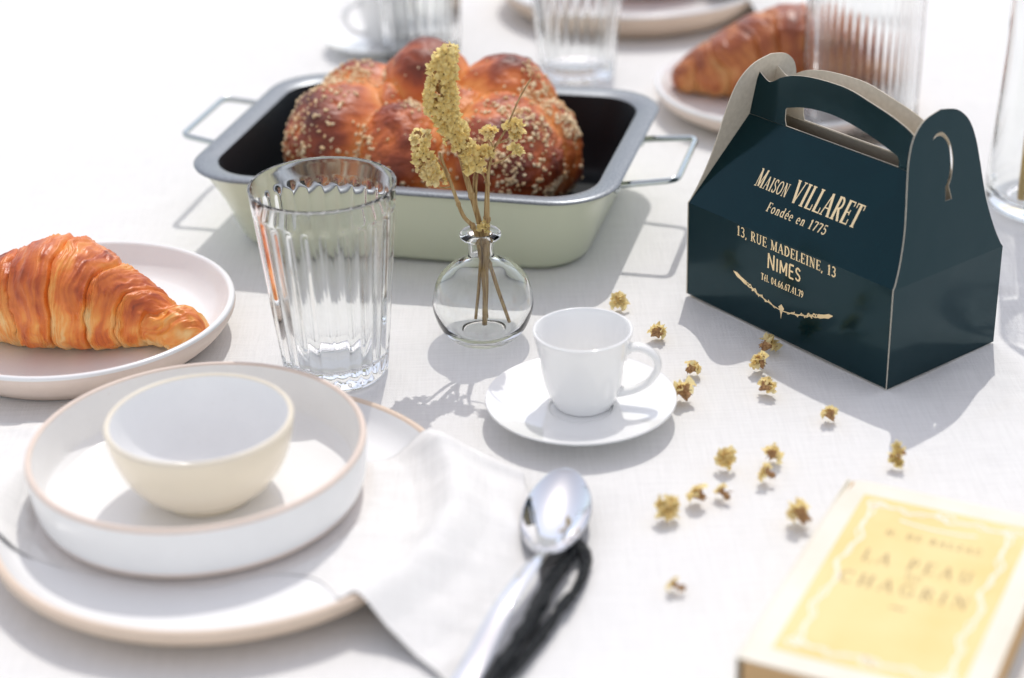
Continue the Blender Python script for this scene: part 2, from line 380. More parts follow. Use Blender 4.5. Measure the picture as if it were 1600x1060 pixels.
# edge thickness and hem roll
def solid(nm, X_, Y_, Z_, th, matl, parent=None):
    a, b = X_.shape; V = np.concatenate([np.stack([X_.ravel(), Y_.ravel(), Z_.ravel()+th], 1), np.stack([X_.ravel(), Y_.ravel(), Z_.ravel()], 1)])
    F = grid(None, a, b); n_ = a*b
    F2 = [tuple(n_+i for i in reversed(f)) for f in F]
    E = [(i*b) for i in range(a)]; E2 = [i*b+b-1 for i in range(a)]; E3 = list(range(b)); E4 = [(a-1)*b+j for j in range(b)]
    for L_, fl in ((E, 0), (E2, 1), (E3, 1), (E4, 0)):
        for q, r_ in zip(L_[:-1], L_[1:]):
            f = (q, r_, n_+r_, n_+q); F2.append(f if not fl else f[::-1])
    return mesh(nm, V, F+F2, matl, parent)
nk = solid('napkin', NX, NY, NZ, .0006, NAPK)
tag(nk, 'crumpled off-white linen napkin draped between the large plate and deep plate', 'napkin')

# ------------------------------------------------------------------ glasses
def fluted(name, loc, label, cat='glass', rt_=.0467, rb=.034, h=.132, nf=26, depth=.0016, th=.0019, smooth_top=.014, group=None, seg=10):
    t = empty(name, loc); tag(t, label, cat, group)
    n = nf*seg
    def rf(r, z, th_, j):
        if j >= NO: return r
        k = min(1, max(0, (z-.004)/.006))*min(1, max(0, (h-smooth_top-z)/.004))
        return r-depth*k*(1-abs(math.cos(nf*th_/2)))*1.0
    zo = [0, .0015, .004, .006, .008, .011]+list(np.linspace(.015, h-smooth_top-.006, 14))+[h-smooth_top-.004, h-smooth_top-.002, h-smooth_top, h-smooth_top+.002, h-.006, h-.004, h-.0024]
    prof = [(.0004, .0012), (rb*.75, .0012), (rb-.003, .0)]
    for z in zo:
        r = rb+(rt_-rb)*(z/h)**.95
        if z < .004: r -= (.004-z)*.45
        prof.append((r, z))
    NO = len(prof)
    prof += [(rt_-th/2+th/2*math.cos(R(a)), h-.0012+th/2*math.sin(R(a))) for a in range(15, 170, 15)]
    for z in [h-.004]+list(np.linspace(h-.014, .024, 8))+[.018, .0145]:
        r = rb+(rt_-rb)*(z/h)**.95-th-.0006
        prof.append((r, z))
    prof += [(rb-.0065, .0118), (rb-.012, .0105), (rb*.4, .0098), (.0004, .0096)]
    g = lathe('glass_body', prof, GLASS, t, n=n, rfun=rf)
    return t, g
gl = []
t, g = fluted('tumbler', (-.1155, 1.0896, .0004), 'tall fluted clear tumbler between the croissant plate and the flower vase', group='fluted drinking glasses'); gl.append(g); t.rotation_euler.z = .1
t, g = fluted('tumbler', (.069, 1.668, .0004), 'blurred fluted tumbler behind the baking pan, in front of the far plate', group='fluted drinking glasses'); gl.append(g)
t, g = fluted('tumbler', (-.078, 1.735, .0004), 'blurred tumbler beside the far espresso cup at the top of the photo', rt_=.044, rb=.036, group='fluted drinking glasses'); gl.append(g)
t, g = fluted('highball_glass', (.302, 1.505, .0004), 'straight finely ribbed glass standing right behind the dark box', rt_=.0492, rb=.0475, h=.152, nf=46, depth=.0011, smooth_top=.010, seg=6, group='fluted drinking glasses'); gl.append(g)
# smooth carafe glass at the right edge
t = empty('carafe', (.418, 1.322, .0004)); tag(t, 'tall smooth clear glass with a gold straw cut by the right edge', 'glass')
hC = .33
pr = [(.0004, .0015), (.03, .0015), (.036, 0), (.0445, .001), (.0500, .005), (.0520, .012), (.0515, .03), (.0485, .08), (.0460, .14), (.0450, .25), (.0455, hC-.001), (.0443, hC), (.0431, hC-.001), (.0428, .25), (.0437, .14), (.0462, .08), (.0491, .03), (.0490, .018), (.044, .012), (.03, .0095), (.0004, .009)]
gl.append(lathe('glass_body', smoothprof(pr, 4), GLASS, t, n=96))
st_ = MB(); st_.tube([Vector((.388, 1.306, .0125)), Vector((.3895, 1.305, .11)), Vector((.393, 1.303, .345))], .0030, 12)
o = st_.build('straw', STRAW); tag(o, 'golden drinking straw leaning inside the tall glass at right edge', 'straw')

# bud vases
def budvase(loc, label):
    t = empty('bud_vase', loc); tag(t, label, 'vase', 'round glass bud vases')
    outer = smoothprof([(.0004, .0018), (.012, .0018), (.0165, .0003), (.021, .0012), (.0285, .0085), (.0332, .0205), (.0335, .030), (.0300, .0425), (.0215, .0520), (.0125, .0566), (.0090, .0600), (.0086, .0640), (.0086, .0700), (.0092, .0722), (.0125, .0732), (.0138, .0750), (.0132, .0770), (.0112, .0778), (.0082, .0770), (.0066, .0745), (.0064, .0700), (.0064, .0620), (.0080, .0572), (.0195, .0498), (.0282, .0412), (.0316, .0300), (.0312, .0215), (.0262, .0110), (.0180, .0062), (.0004, .0056)], 6)
    return lathe('glass_body', outer, GLASS, t, n=96), t
g, VASE = budvase((-.0186, 1.131, .0004), 'round clear glass bud vase holding yellow dried flowers'); gl.append(g)
g, _t = budvase((-.082, 1.83, .0004), 'blurred round bud vase at the top of the photo behind a tumbler'); gl.append(g)
_m = MB(); _m.tube([(-.086, 1.832, .008), (-.083, 1.83, .07), (-.078, 1.828, .16)], [.0035, .0032, .002], 8); _m.blob((-.078, 1.828, .165), (.012, .012, .02), 1, jit=.3)
o = _m.build('dried_sprig', [STEM, PETAL]); tag(o, 'blurred dried sprig standing in the far bud vase', 'dried flower')

# ------------------------------------------------------------------ espresso cups
def cup(loc, rz, label, slabel):
    s_ = empty('saucer', loc); tag(s_, slabel, 'saucer', 'espresso saucers')
    r, h = .0594, .0130
    lathe('dish', smoothprof([(.0004, .0042), (.0175, .0042), (.0195, .0048), (.022, .0060), (.038, .0078), (.050, .0105), (r-.0012, h-.0003), (r-.0004, h), (r, h-.0008)], 6), PORC, s_)
    lathe('foot', smoothprof([(r, h-.0008), (.050, .0082), (.036, .0048), (.031, .0018), (.0305, 0), (.028, 0), (.027, .0015), (.0004, .0018)], 5), PORC, s_)
    t = empty('espresso_cup', (loc[0]+.002, loc[1]+.006, loc[2]+.0044), rz); tag(t, label, 'cup', 'espresso cups')
    hh = .0522; rr = .0307
    prof = smoothprof([(.0004, .0014), (.014, .0014), (.0155, .0), (.0175, .0004), (.0195, .0035), (.0228, .011), (.0256, .022), (.0276, .036), (.0296, .047), (rr, hh-.001), (rr-.0007, hh), (rr-.0018, hh-.0007), (.0275, .047), (.0253, .036), (.0232, .022), (.0200, .011), (.0150, .0052), (.0004, .0042)], 6)
    lathe('cup_body', prof, PORC, t)
    hp = smoothprof([(.0262, .0395), (.032, .0425), (.0395, .0415), (.0455, .036), (.0462, .0285), (.0415, .020), (.0345, .0145), (.0275, .0118), (.0205, .0105)], 6)
    mb = MB(); n = 12; V = []
    pts = [Vector((a, 0, b)) for a, b in hp]
    for i, q in enumerate(pts):
        tt = (pts[min(i+1, len(pts)-1)]-pts[max(i-1, 0)]).normalized(); nn = Vector((-tt.z, 0, tt.x))
        fr = i/(len(pts)-1); wd = .0036+.0016*abs(2*fr-1)**3; tk = .0024+.0012*abs(2*fr-1)**4
        for k in range(n):
            a = 2*math.pi*k/n; V.append(q+nn*math.cos(a)*tk+Vector((0, 1, 0))*math.sin(a)*wd)
    mb.add(V, [(i*n+k, i*n+(k+1) % n, (i+1)*n+(k+1) % n, (i+1)*n+k) for i in range(len(pts)-1) for k in range(n)])
    mb.build('handle', PORC, t)
cup((.0415, 1.019, .0004), R(-14), 'white espresso cup with its handle to the right, in sharp view', 'white saucer under the nearer espresso cup')
cup((-.114, 1.768, .0004), R(212), 'blurred white espresso cup at the top left, behind the loaf', 'blurred white saucer at the top left under the far cup')

# ------------------------------------------------------------------ baking pan
PAN = empty('baking_pan', (-.0558, 1.3522, .0004), R(-15)); tag(PAN, 'sage green roasting pan with grey rim and black inside holding the loaf', 'baking pan')
def rrect(hx, hy, r, z, n=14):
    out = []
    for cx, cy_, a0 in ((1, 1, 0), (-1, 1, 90), (-1, -1, 180), (1, -1, 270)):
        for k in range(n+1):
            a = R(a0+90*k/n); out.append((cx*(hx-r)+r*math.cos(a), cy_*(hy-r)+r*math.sin(a), z))
    return out
def loft(name, rings, matl, parent, cap0=False, cap1=False, sub=1):
    V = []; n = len(rings[0])
    for r_ in rings: V += r_
    F = []
    for i in range(len(rings)-1):
        for k in range(n): F.append((i*n+k, i*n+(k+1) % n, (i+1)*n+(k+1) % n, (i+1)*n+k))
    if cap0: F.append(tuple(range(n))[::-1])
    if cap1: F.append(tuple((len(rings)-1)*n+k for k in range(n)))
    o = mesh(name, V, F, matl, parent); sharp(o, 40); return o
HX, HY, PH = .1615, .1208, .065
loft('shell', [rrect(HX-.036, HY-.033, .033, .0), rrect(HX-.030, HY-.028, .035, .0012), rrect(HX-.0265, HY-.0245, .038, .0055), rrect(HX-.0165, HY-.0150, .042, .035), rrect(HX-.0075, HY-.006, .044, .056), rrect(HX-.0045, HY-.0035, .045, .0605), rrect(HX-.0018, HY-.0014, .046, .0622)], GREENW, PAN, cap0=True)
loft('rim', [rrect(HX-.0018, HY-.0014, .046, .0622), rrect(HX-.0003, HY-.0002, .046, .0632), rrect(HX, HY, .046, .0642), rrect(HX-.0010, HY-.0010, .045, PH), rrect(HX-.004, HY-.004, .043, PH+.0003), rrect(HX-.0135, HY-.0125, .038, PH-.0006), rrect(HX-.0165, HY-.0155, .036, PH-.0020)], RIMG, PAN)
loft('lining', [rrect(HX-.0165, HY-.0155, .036, PH-.0020), rrect(HX-.0185, HY-.0172, .035, PH-.008), rrect(HX-.025, HY-.0235, .033, .030), rrect(HX-.0315, HY-.0295, .030, .009), rrect(HX-.036, HY-.034, .028, .0045), rrect(HX-.042, HY-.040, .024, .0032)], BLACKN, PAN, cap1=True)
def round_path(P, r, k=6):
    P = [Vector(q) for q in P]; out = [P[0]]
    for i in range(1, len(P)-1):
        a = (P[i-1]-P[i]).normalized(); b = (P[i+1]-P[i]).normalized()
        A_, B2 = P[i]+a*r, P[i]+b*r
        for t_ in np.linspace(0, 1, k): out.append(A_*(1-t_)**2+P[i]*2*t_*(1-t_)+B2*t_*t_)
    out.append(P[-1]); return out
for sx, yo in ((-1, .021), (1, -.003)):
    mb = MB(); xa = sx*(HX-.006); xo = sx*(HX+.036)
    ya, yb = yo-.047, yo+.047
    mb.tube(round_path([(xa-sx*.004, ya, .052), (xa+sx*.006, ya, .0535), (xo, ya+.004, .058), (xo, yb-.004, .058), (xa+sx*.006, yb, .0535), (xa-sx*.004, yb, .052)], .008), .0025, 10)
    hd = mb.build('handle', CHROME, PAN)
    for y in (ya, yb):
        m2 = MB(); m2.blob((xa-sx*.0025, y, .0515), (.0042, .0052, .0052), n=12, k=8); m2.build('rivet', CHROME, hd)

# ------------------------------------------------------------------ brioche
def brioche():
    L_ = [((-.072, -.002, .052), (.044, .056, .047)), ((-.014, -.022, .047), (.040, .046, .046)), ((.058, -.010, .050), (.045, .058, .048)),
          ((-.016, .048, .082), (.035, .036, .040)), ((.046, .044, .076), (.040, .036, .037)), ((-.068, .046, .056), (.040, .036, .044)),
          ((.022, .002, .064), (.030, .036, .036)), ((-.003, .008, .030), (.100, .068, .032)), ((.082, .030, .042), (.026, .038, .042)), ((-.040, .014, .072), (.016, .020, .022)), ((-.045, -.035, .030), (.030, .030, .030)), ((.030, -.040, .028), (.030, .028, .028))]
    nt_, nph = 420, 260
    th = np.linspace(0, 2*np.pi, nt_, endpoint=False); ph = np.linspace(-.5*np.pi, .5*np.pi, nph)
    TH, PHI = np.meshgrid(th, ph, indexing='ij')
    D = np.stack([np.cos(PHI)*np.cos(TH)*1.5, np.cos(PHI)*np.sin(TH), np.sin(PHI)*.9], -1); D /= np.linalg.norm(D, axis=-1, keepdims=True)
    C = np.array([0, .010, .042])
    def sdf(Pn):
        ds = []
        for c, r in L_:
            c, r = np.array(c), np.array(r); q = (Pn-c)/r; k = np.linalg.norm(q, axis=-1); ds.append((k-1)*r.min())
        ds = np.stack(ds, -1); kk = .0034
        s_ = -kk*np.log(np.exp(-ds/kk).sum(-1)); so = np.sort(ds, -1)
        return s_, so[..., 1]-so[..., 0], ds.argmin(-1)
    lo = np.zeros(TH.shape); hi = np.full(TH.shape, .2)
    # march from outside inwards, then bisect, so lobes stay star shaped
    tt = np.full(TH.shape, .2)
    for i in range(90):
        s_, _, _ = sdf(C+D*tt[..., None]); tt = np.where(s_ > 3e-4, tt-np.maximum(s_*.7, 1e-4), tt)
    Pn = C+D*tt[..., None]; s_, gap, idx = sdf(Pn)
    x, y, z = Pn[..., 0], Pn[..., 1], Pn[..., 2]
    crev = np.exp(-gap/.006)
    n1 = fbm(x*38, y*38, z*38, 4); n2 = fbm(x*130, y*130, z*60, 3)
    n3 = fbm(x*75+4, y*75, z*75, 4); disp = .0024*n1+.0007*n2+.0011*n3-.0035*np.exp(-gap/.0022)
    wr = np.abs(vn(x*90+3*n1, y*90, z*40)); disp -= .0008*np.exp(-(wr/.12)**2)*(z > .05)
    Pn = Pn+D*disp[..., None]; Pn[..., 2] = np.maximum(Pn[..., 2], 0.0035)
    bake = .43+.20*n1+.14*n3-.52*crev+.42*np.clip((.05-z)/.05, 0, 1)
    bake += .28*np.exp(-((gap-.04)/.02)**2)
    V = Pn.reshape(-1, 3); F = grid(None, nt_, nph, wrapu=True)
    # local pan frame to world
    c, s2 = math.cos(R(-15)), math.sin(R(-15))
    t = empty('brioche_loaf', (-.0558, 1.3522, .0004), R(-15)); tag(t, 'shiny brown brioche loaf with bulging lobes topped with pale sugar grains', 'bread')
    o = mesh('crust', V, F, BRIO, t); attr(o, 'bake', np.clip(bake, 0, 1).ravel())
    # grains
    Nn = np.zeros_like(Pn); Nn[1:-1, 1:-1] = np.cross(Pn[2:, 1:-1]-Pn[:-2, 1:-1], Pn[1:-1, 2:]-Pn[1:-1, :-2]); Nn /= np.linalg.norm(Nn, axis=-1, keepdims=True)+1e-12
    mb = MB(); cnt = 0
    clus = fbm(x*26+9, y*26, z*26, 3)
    r2 = np.random.default_rng(3)
    while cnt < 3300:
        i, j = r2.integers(2, nt_-2), r2.integers(20, nph-2)
        X_, Y_, Z_ = Pn[i, j]
        if Z_ < .012: continue
        pr_ = .03+.97*np.clip(clus[i, j]*2.4+.25, 0, 1)
        if Y_ > .04: pr_ *= .12
        if Z_ > .11: pr_ *= .25
        if X_ < -.06: pr_ = min(1, pr_*2.0+.15)
        if .0 < X_ < .05 and Z_ < .05: pr_ *= .35
        pr_ *= math.cos(PHI[i, j])
        if r2.random() > pr_: continue
        n_ = Nn[i, j]; a = r2.uniform(.0006, .0018)*r2.choice([.8, 1, 1.15])
        M_ = Vector(n_).to_track_quat('Z', 'Y').to_matrix().to_4x4() @ Matrix.Rotation(r2.uniform(0, 6), 4, 'Z')
        b0 = len(mb.V); mb.blob((0, 0, 0), (a*1.25, a*.9, a*.75), n=6, k=4, jit=.32)
        for q in range(b0, len(mb.V)): mb.V[q] = tuple(M_ @ Vector(mb.V[q])+Vector(Pn[i, j]+n_*a*.35))
        cnt += 1
    tag(mb.build('sugar_grains', SEED, t), kind='stuff')
brioche()

# ------------------------------------------------------------------ croissants
def croissant(name, axis, bands, zf, matl, label, slant=.35, seed=0, nS=520, nA=150, group='croissants', knob=True):
    A_ = np.array(smoothprof(axis, 14)); Pc = A_[:, :3]; rad = A_[:, 3]
    d = np.r_[0, np.cumsum(np.linalg.norm(np.diff(Pc, axis=0), axis=1))]; T_ = d[-1]
    s_ = np.linspace(0, T_, nS); C = np.stack([np.interp(s_, d, Pc[:, k]) for k in range(3)], 1); r = np.interp(s_, d, rad)
    tn = np.gradient(C, axis=0); tn[:, 2] = 0; tn /= np.linalg.norm(tn, axis=1, keepdims=True)
    side = np.stack([tn[:, 1], -tn[:, 0], 0*tn[:, 0]], 1); upv = np.array([0, 0, 1.])
    al = np.linspace(0, 2*np.pi, nA, endpoint=False)
    Sg, Ag = np.meshgrid(s_, al, indexing='ij')
    u_ = Sg/T_
    wob = .022*vn(np.cos(Ag)*1.3+seed, np.sin(Ag)*1.3, u_*9)+.007*vn(np.cos(Ag)*4+seed, np.sin(Ag)*4, u_*20)
    up_ = u_+slant*.16*np.cos(Ag+.5)*np.where(u_ < .47, -1, 1)*np.clip(abs(u_-.47)*8, 0, 1)+wob                # wrapped boundaries run diagonally
    b = np.array(bands); k = np.clip(np.searchsorted(b, up_)-1, 0, len(b)-2)
    w_ = b[k+1]-b[k]; ph = np.clip((up_-b[k])/w_, 0, 1)
    mid = len(b)//2
    # the overlapping lip of each wrap points to the nearer tip
    e = np.where(u_ < .47, 1-ph, ph)
    prof = .060*np.sin(np.pi*np.clip(e, 0, 1)**.75)**.8+.05*np.exp(-((e-.93)/.05)**2)*(.5+.5*vn(np.cos(Ag)*2+seed, np.sin(Ag)*2, up_*5))
    step = np.where(e > .93, -(e-.93)/.07*.06, 0)
    x, y, z = [C[:, None, q]+(side[:, None, q]*np.cos(Ag)+upv[q]*np.sin(Ag))*r[:, None] for q in range(3)]
    n1 = fbm(x*45+seed, y*45, z*45, 4)
    lines = vn(up_*150+n1*1.5, np.cos(Ag)*2.5, np.sin(Ag)*2.5); lines2 = vn(up_*330, np.cos(Ag)*4, np.sin(Ag)*4+seed)
    vis = .35+.65*np.clip(.5+1.3*vn(np.cos(Ag)*1.7+seed*3, np.sin(Ag)*1.7, up_*6+seed), 0, 1)
    crease = vis*(np.exp(-(e/.08)**2)+np.exp(-((1-e)/.05)**2))
    lam = np.exp(-((e-.18)/.16)**2)*(np.abs(((e*13+1.2*vn(np.cos(Ag)*2, np.sin(Ag)*2+seed, up_*8)) % 1)-.5)*2)
    blis = np.clip(fbm(x*120+seed, y*120, z*120, 3)-.15, 0, 1)*np.clip(e-.3, 0, .4)*2.5
    rr = r[:, None]*(1+prof+step)+np.where(crease > .3, .0, 0)+.0011*n1+lines*.00075*(.35+crease)+lines2*.0003-.0016*crease+.0013*lam+.0014*blis+.0009*vn(up_*60+n1*2, np.cos(Ag)*3, np.sin(Ag)*3)
    rr = np.maximum(rr, .0006)
    x, y, z = [C[:, None, q]+(side[:, None, q]*np.cos(Ag)*1.05+upv[q]*np.sin(Ag)*.96)*rr[..., ] for q in range(3)]
    z = np.maximum(z, zf+.0006*(1+vn(x*200, y*200, z*0)))
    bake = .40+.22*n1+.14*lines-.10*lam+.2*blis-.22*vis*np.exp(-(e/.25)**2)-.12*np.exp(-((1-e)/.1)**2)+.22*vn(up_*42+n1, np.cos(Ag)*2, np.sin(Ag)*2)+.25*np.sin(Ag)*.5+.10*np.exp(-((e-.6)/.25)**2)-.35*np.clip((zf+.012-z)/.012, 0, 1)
    V = np.stack([x.ravel(), y.ravel(), z.ravel()], 1); F = grid(None, nS, nA, wrapv=True)
    F += [tuple(range(nA)), tuple((nS-1)*nA+q for q in range(nA))[::-1]]
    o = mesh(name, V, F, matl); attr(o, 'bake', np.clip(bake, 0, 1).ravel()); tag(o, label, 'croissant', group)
    return o
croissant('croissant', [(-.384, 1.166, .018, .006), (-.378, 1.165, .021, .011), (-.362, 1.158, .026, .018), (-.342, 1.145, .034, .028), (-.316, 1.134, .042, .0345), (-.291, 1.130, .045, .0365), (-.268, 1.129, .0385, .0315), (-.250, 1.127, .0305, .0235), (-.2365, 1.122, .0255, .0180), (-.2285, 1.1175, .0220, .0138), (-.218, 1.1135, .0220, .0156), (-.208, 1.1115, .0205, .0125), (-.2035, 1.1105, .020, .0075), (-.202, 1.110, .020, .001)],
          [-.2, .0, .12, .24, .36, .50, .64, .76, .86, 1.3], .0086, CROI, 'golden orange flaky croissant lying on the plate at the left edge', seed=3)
croissant('croissant', [(.150, 1.590, .022, .004), (.156, 1.588, .024, .012), (.172, 1.584, .030, .021), (.195, 1.578, .037, .029), (.225, 1.578, .044, .036), (.262, 1.580, .047, .039), (.295, 1.585, .042, .034), (.325, 1.590, .032, .023), (.345, 1.595, .022, .012), (.352, 1.597, .018, .003)],
          [-.2, .07, .18, .30, .42, .55, .68, .80, .92, 1.3], .0086, CROID, 'blurred dark brown croissant partly hidden behind the green box', seed=11)
plate('side_plate', (.246, 1.563, .0005), .113, .0235, 'blurred white plate under the far croissant behind the box', 'plate', CLAYPINK, GLAZE, 'stoneware plates', base_r=.09)
plate('dinner_plate', (.1368, 1.882, .0005), .137, .029, 'blurred beige plate cut off by the top edge of the photo', 'plate', CLAY, GLAZE, 'stoneware plates', base_r=.115)
croissant('croissant', [(.06, 1.90, .026, .004), (.08, 1.895, .028, .018), (.11, 1.888, .036, .026), (.15, 1.885, .040, .030), (.19, 1.89, .034, .023), (.215, 1.90, .026, .006)],
          [-.2, .1, .25, .42, .58, .75, .9, 1.3], .0086, CROID, 'brown pastry barely seen on the plate at the top edge', seed=21, nS=200, nA=60)
# far napkin
gx, gy = np.meshgrid(np.linspace(0, 1, 40), np.linspace(0, 1, 40), indexing='ij')
fx = .252+.16*gx-.10*gy; fy = 1.775+.05*gx+.22*gy
fd = np.hypot(fx-.1368, fy-1.882)
fz = np.interp(fd, [0, .12, .135, .16, .2], [.031, .031, .031, .012, .002])+.002*np.clip(fbm(fx*20, fy*20, fx*0, 2), 0, 1)
o = solid('napkin', fx, fy, fz, .001, NAPK); tag(o, 'blurred white napkin lying over the edge of the far plate at the top', 'napkin')

# ------------------------------------------------------------------ gable box
bu = Vector((.598, -.8013, 0)).normalized(); bv = Vector((.8013, .598, 0)).normalized()
BOX = empty('gable_box', (.124, 1.188, .0006), math.atan2(bu.y, bu.x)); tag(BOX, 'dark green carton gable box with handle and gold lettering', 'box')
BL, BW, WH, TH = .1867, .1017, .069, .0007
BB, BZ = .042, .1271
def sheet(name, outer, holes, frame, th, matf, parent, matb=None, off=0):
    """flat sheet with holes; frame=(origin, ex, ey, en); thickness goes against en; front green, back and edges cream"""
    O, ex, ey, en = [Vector(q) for q in frame]
    loops = [[Vector((a, b, 0)) for a, b in outer]]+[[Vector((a, b, 0)) for a, b in h_] for h_ in holes]
    tris = tessellate_polygon(loops); flat = [v for l in loops for v in l]; n = len(flat)
    V = [O+ex*v.x+ey*v.y+en*off for v in flat]+[O+ex*v.x+ey*v.y+en*(off-th) for v in flat]
    F = []; MI = []
    fl = None
    for t_ in tris:
        a, b, c = [V[q] for q in t_]
        nn = (b-a).cross(c-a)
        t_ = tuple(t_) if nn.dot(en) > 0 else tuple(t_)[::-1]
        F.append(t_); MI.append(0); F.append(tuple(n+q for q in t_[::-1])); MI.append(1)
    b0 = 0
    for l in loops:
        k = len(l)
        for q in range(k): F.append((b0+q, b0+(q+1) % k, n+b0+(q+1) % k, n+b0+q)); MI.append(1)
        b0 += k
    return mesh(name, V, F, [matf, matb or CREAM], parent, smooth=False, mi=MI)
X3, Y3, Z3 = (1, 0, 0), (0, 1, 0), (0, 0, 1)
# local frame: x along the long side, y towards the back, z up (outside front faces -y)
sl = math.hypot(BB, BZ-WH); sy, sz = BB/sl, (BZ-WH)/sl
sheet('front_wall', [(0, 0), (BL, 0), (BL, WH), (0, WH)], [], ((0, 0, 0), X3, Z3, (0, -1, 0)), TH, CARD, BOX)
sheet('back_wall', [(0, 0), (BL, 0), (BL, WH), (0, WH)], [], ((0, BW, 0), X3, Z3, (0, 1, 0)), TH, CARD, BOX)
sheet('base_panel', [(TH, TH), (BL-TH, TH), (BL-TH, BW-TH), (TH, BW-TH)], [], ((0, 0, TH+.0002), X3, Y3, (0, 0, 1)), TH, CREAM, BOX)
aL, aR = .0133, .1755
slo = [(0.0003, 0), (BL-.0003, 0), (BL-.004, sl*.25), (BL-.0075, sl*.6), (aR, sl), (aL, sl), (.0078, sl*.6), (.0035, sl*.25)]
sheet('front_slope', slo, [], ((0, 0, WH), X3, (0, sy, sz), (0, -sz, sy)), TH, CARD, BOX)
b2 = BW-BB+.002
sheet('back_slope', slo, [], ((0, BW, WH), X3, (0, -sy, sz), (0, sz, sy)), TH, CARD, BOX)
# handle panels
arc = [(aL, BZ), (aR, BZ), (.1735, .1400), (.1690, .1535)]
top = smoothprof([(.1630, .1475), (.155, .1535), (.1400, .1590), (.1213, .1635), (.1060, .1668), (.0920, .1678), (.0700, .1668), (.0538, .1640), (.0430, .1600), (.0350, .1552), (.0300, .1545), (.0225, .1590)], 5)
outl = [(aL, BZ+.0002), (aR, BZ+.0002), (.1722, .142)]+top+[(.0205, .1540), (.0160, .1400)]
hole = [(.0487, BZ+.0006), (.0475, .1320), (.0478, .1390)]+smoothprof([(.0490, .1405), (.0650, .1448), (.0837, .1466), (.1000, .1458), (.1174, .1428), (.1330, .1388), (.1462, .1345)], 4)[0:]+[(.1475, .1320), (.1475, BZ+.0006)]
sheet('front_handle', outl, [hole], ((0, BB, 0), X3, Z3, (0, -1, 0)), TH, CARD, BOX)
sheet('back_handle', outl, [hole], ((0, BW-BB, 0), X3, Z3, (0, 1, 0)), TH, CARD, BOX)
# end flaps (outline measured on the inclined plane: coordinate b across, z up)
half = [(0.0, 0), (.0, WH), (.0061, .0819), (.0120, .1000), (.0150, .1150), (.0172, .1300), (.0200, .1455), (.0255, .1590), (.0360, .1680), (.0509, .1715)]
def endflap(name, sgn):
    lean = math.atan(.016/.096) if sgn > 0 else math.atan(.0235/.1)
    out = [(-.0006, 0), (-.0006, WH)]
    cv = smoothprof(half[1:], 4)[1:]
    L1 = [(b, WH+(z-WH)/math.cos(lean)*.985) for b, z in cv]
    R1 = [(BW-b, z) for b, z in reversed(L1[:-1])]
    body = [(-.0006, WH)]+L1+R1+[(BW+.0006, WH)]
    x0 = BL+.0003 if sgn > 0 else -.0003
    nrm = (sgn, 0, 0)
    e2 = (-sgn*math.sin(lean), 0, math.cos(lean)); en = (sgn*math.cos(lean), 0, math.sin(lean))
    sheet(name.replace('flap', 'wall'), [(-.0006, 0), (BW+.0006, 0), (BW+.0006, WH), (-.0006, WH)], [], ((x0, 0, 0), Y3, Z3, nrm), TH*1.0, CARD, BOX)
    so_ = smoothprof([(.0420, .0850), (.0460, .0880), (.0513, .0878), (.0560, .0830), (.0588, .0760), (.0596, .0670), (.0574, .0580), (.0545, .0530)], 4)
    si_ = smoothprof([(.0528, .0545), (.0556, .0600), (.0572, .0680), (.0566, .0760), (.0542, .0820), (.0500, .0858), (.0460, .0866)], 4)
    slot = so_+[(.0565, .0440), (.0505, .0440), (.0512, .0530)]+si_
    slot = [(b, z) for b, z in slot]
    prof = [(b, z-WH) for b, z in body]
    if sgn > 0: sheet('slot_backing', [(.034, .038), (.064, .038), (.064, .084), (.050, .091), (.038, .086)], [], ((x0, 0, WH), Y3, e2, en), TH, CREAM, BOX, off=-.0060)
    sheet(name, prof, [slot] if sgn > 0 else [], ((x0, 0, WH), Y3, e2, en), TH, CARD, BOX)
endflap('end_flap', 1)
endflap('end_flap', -1)

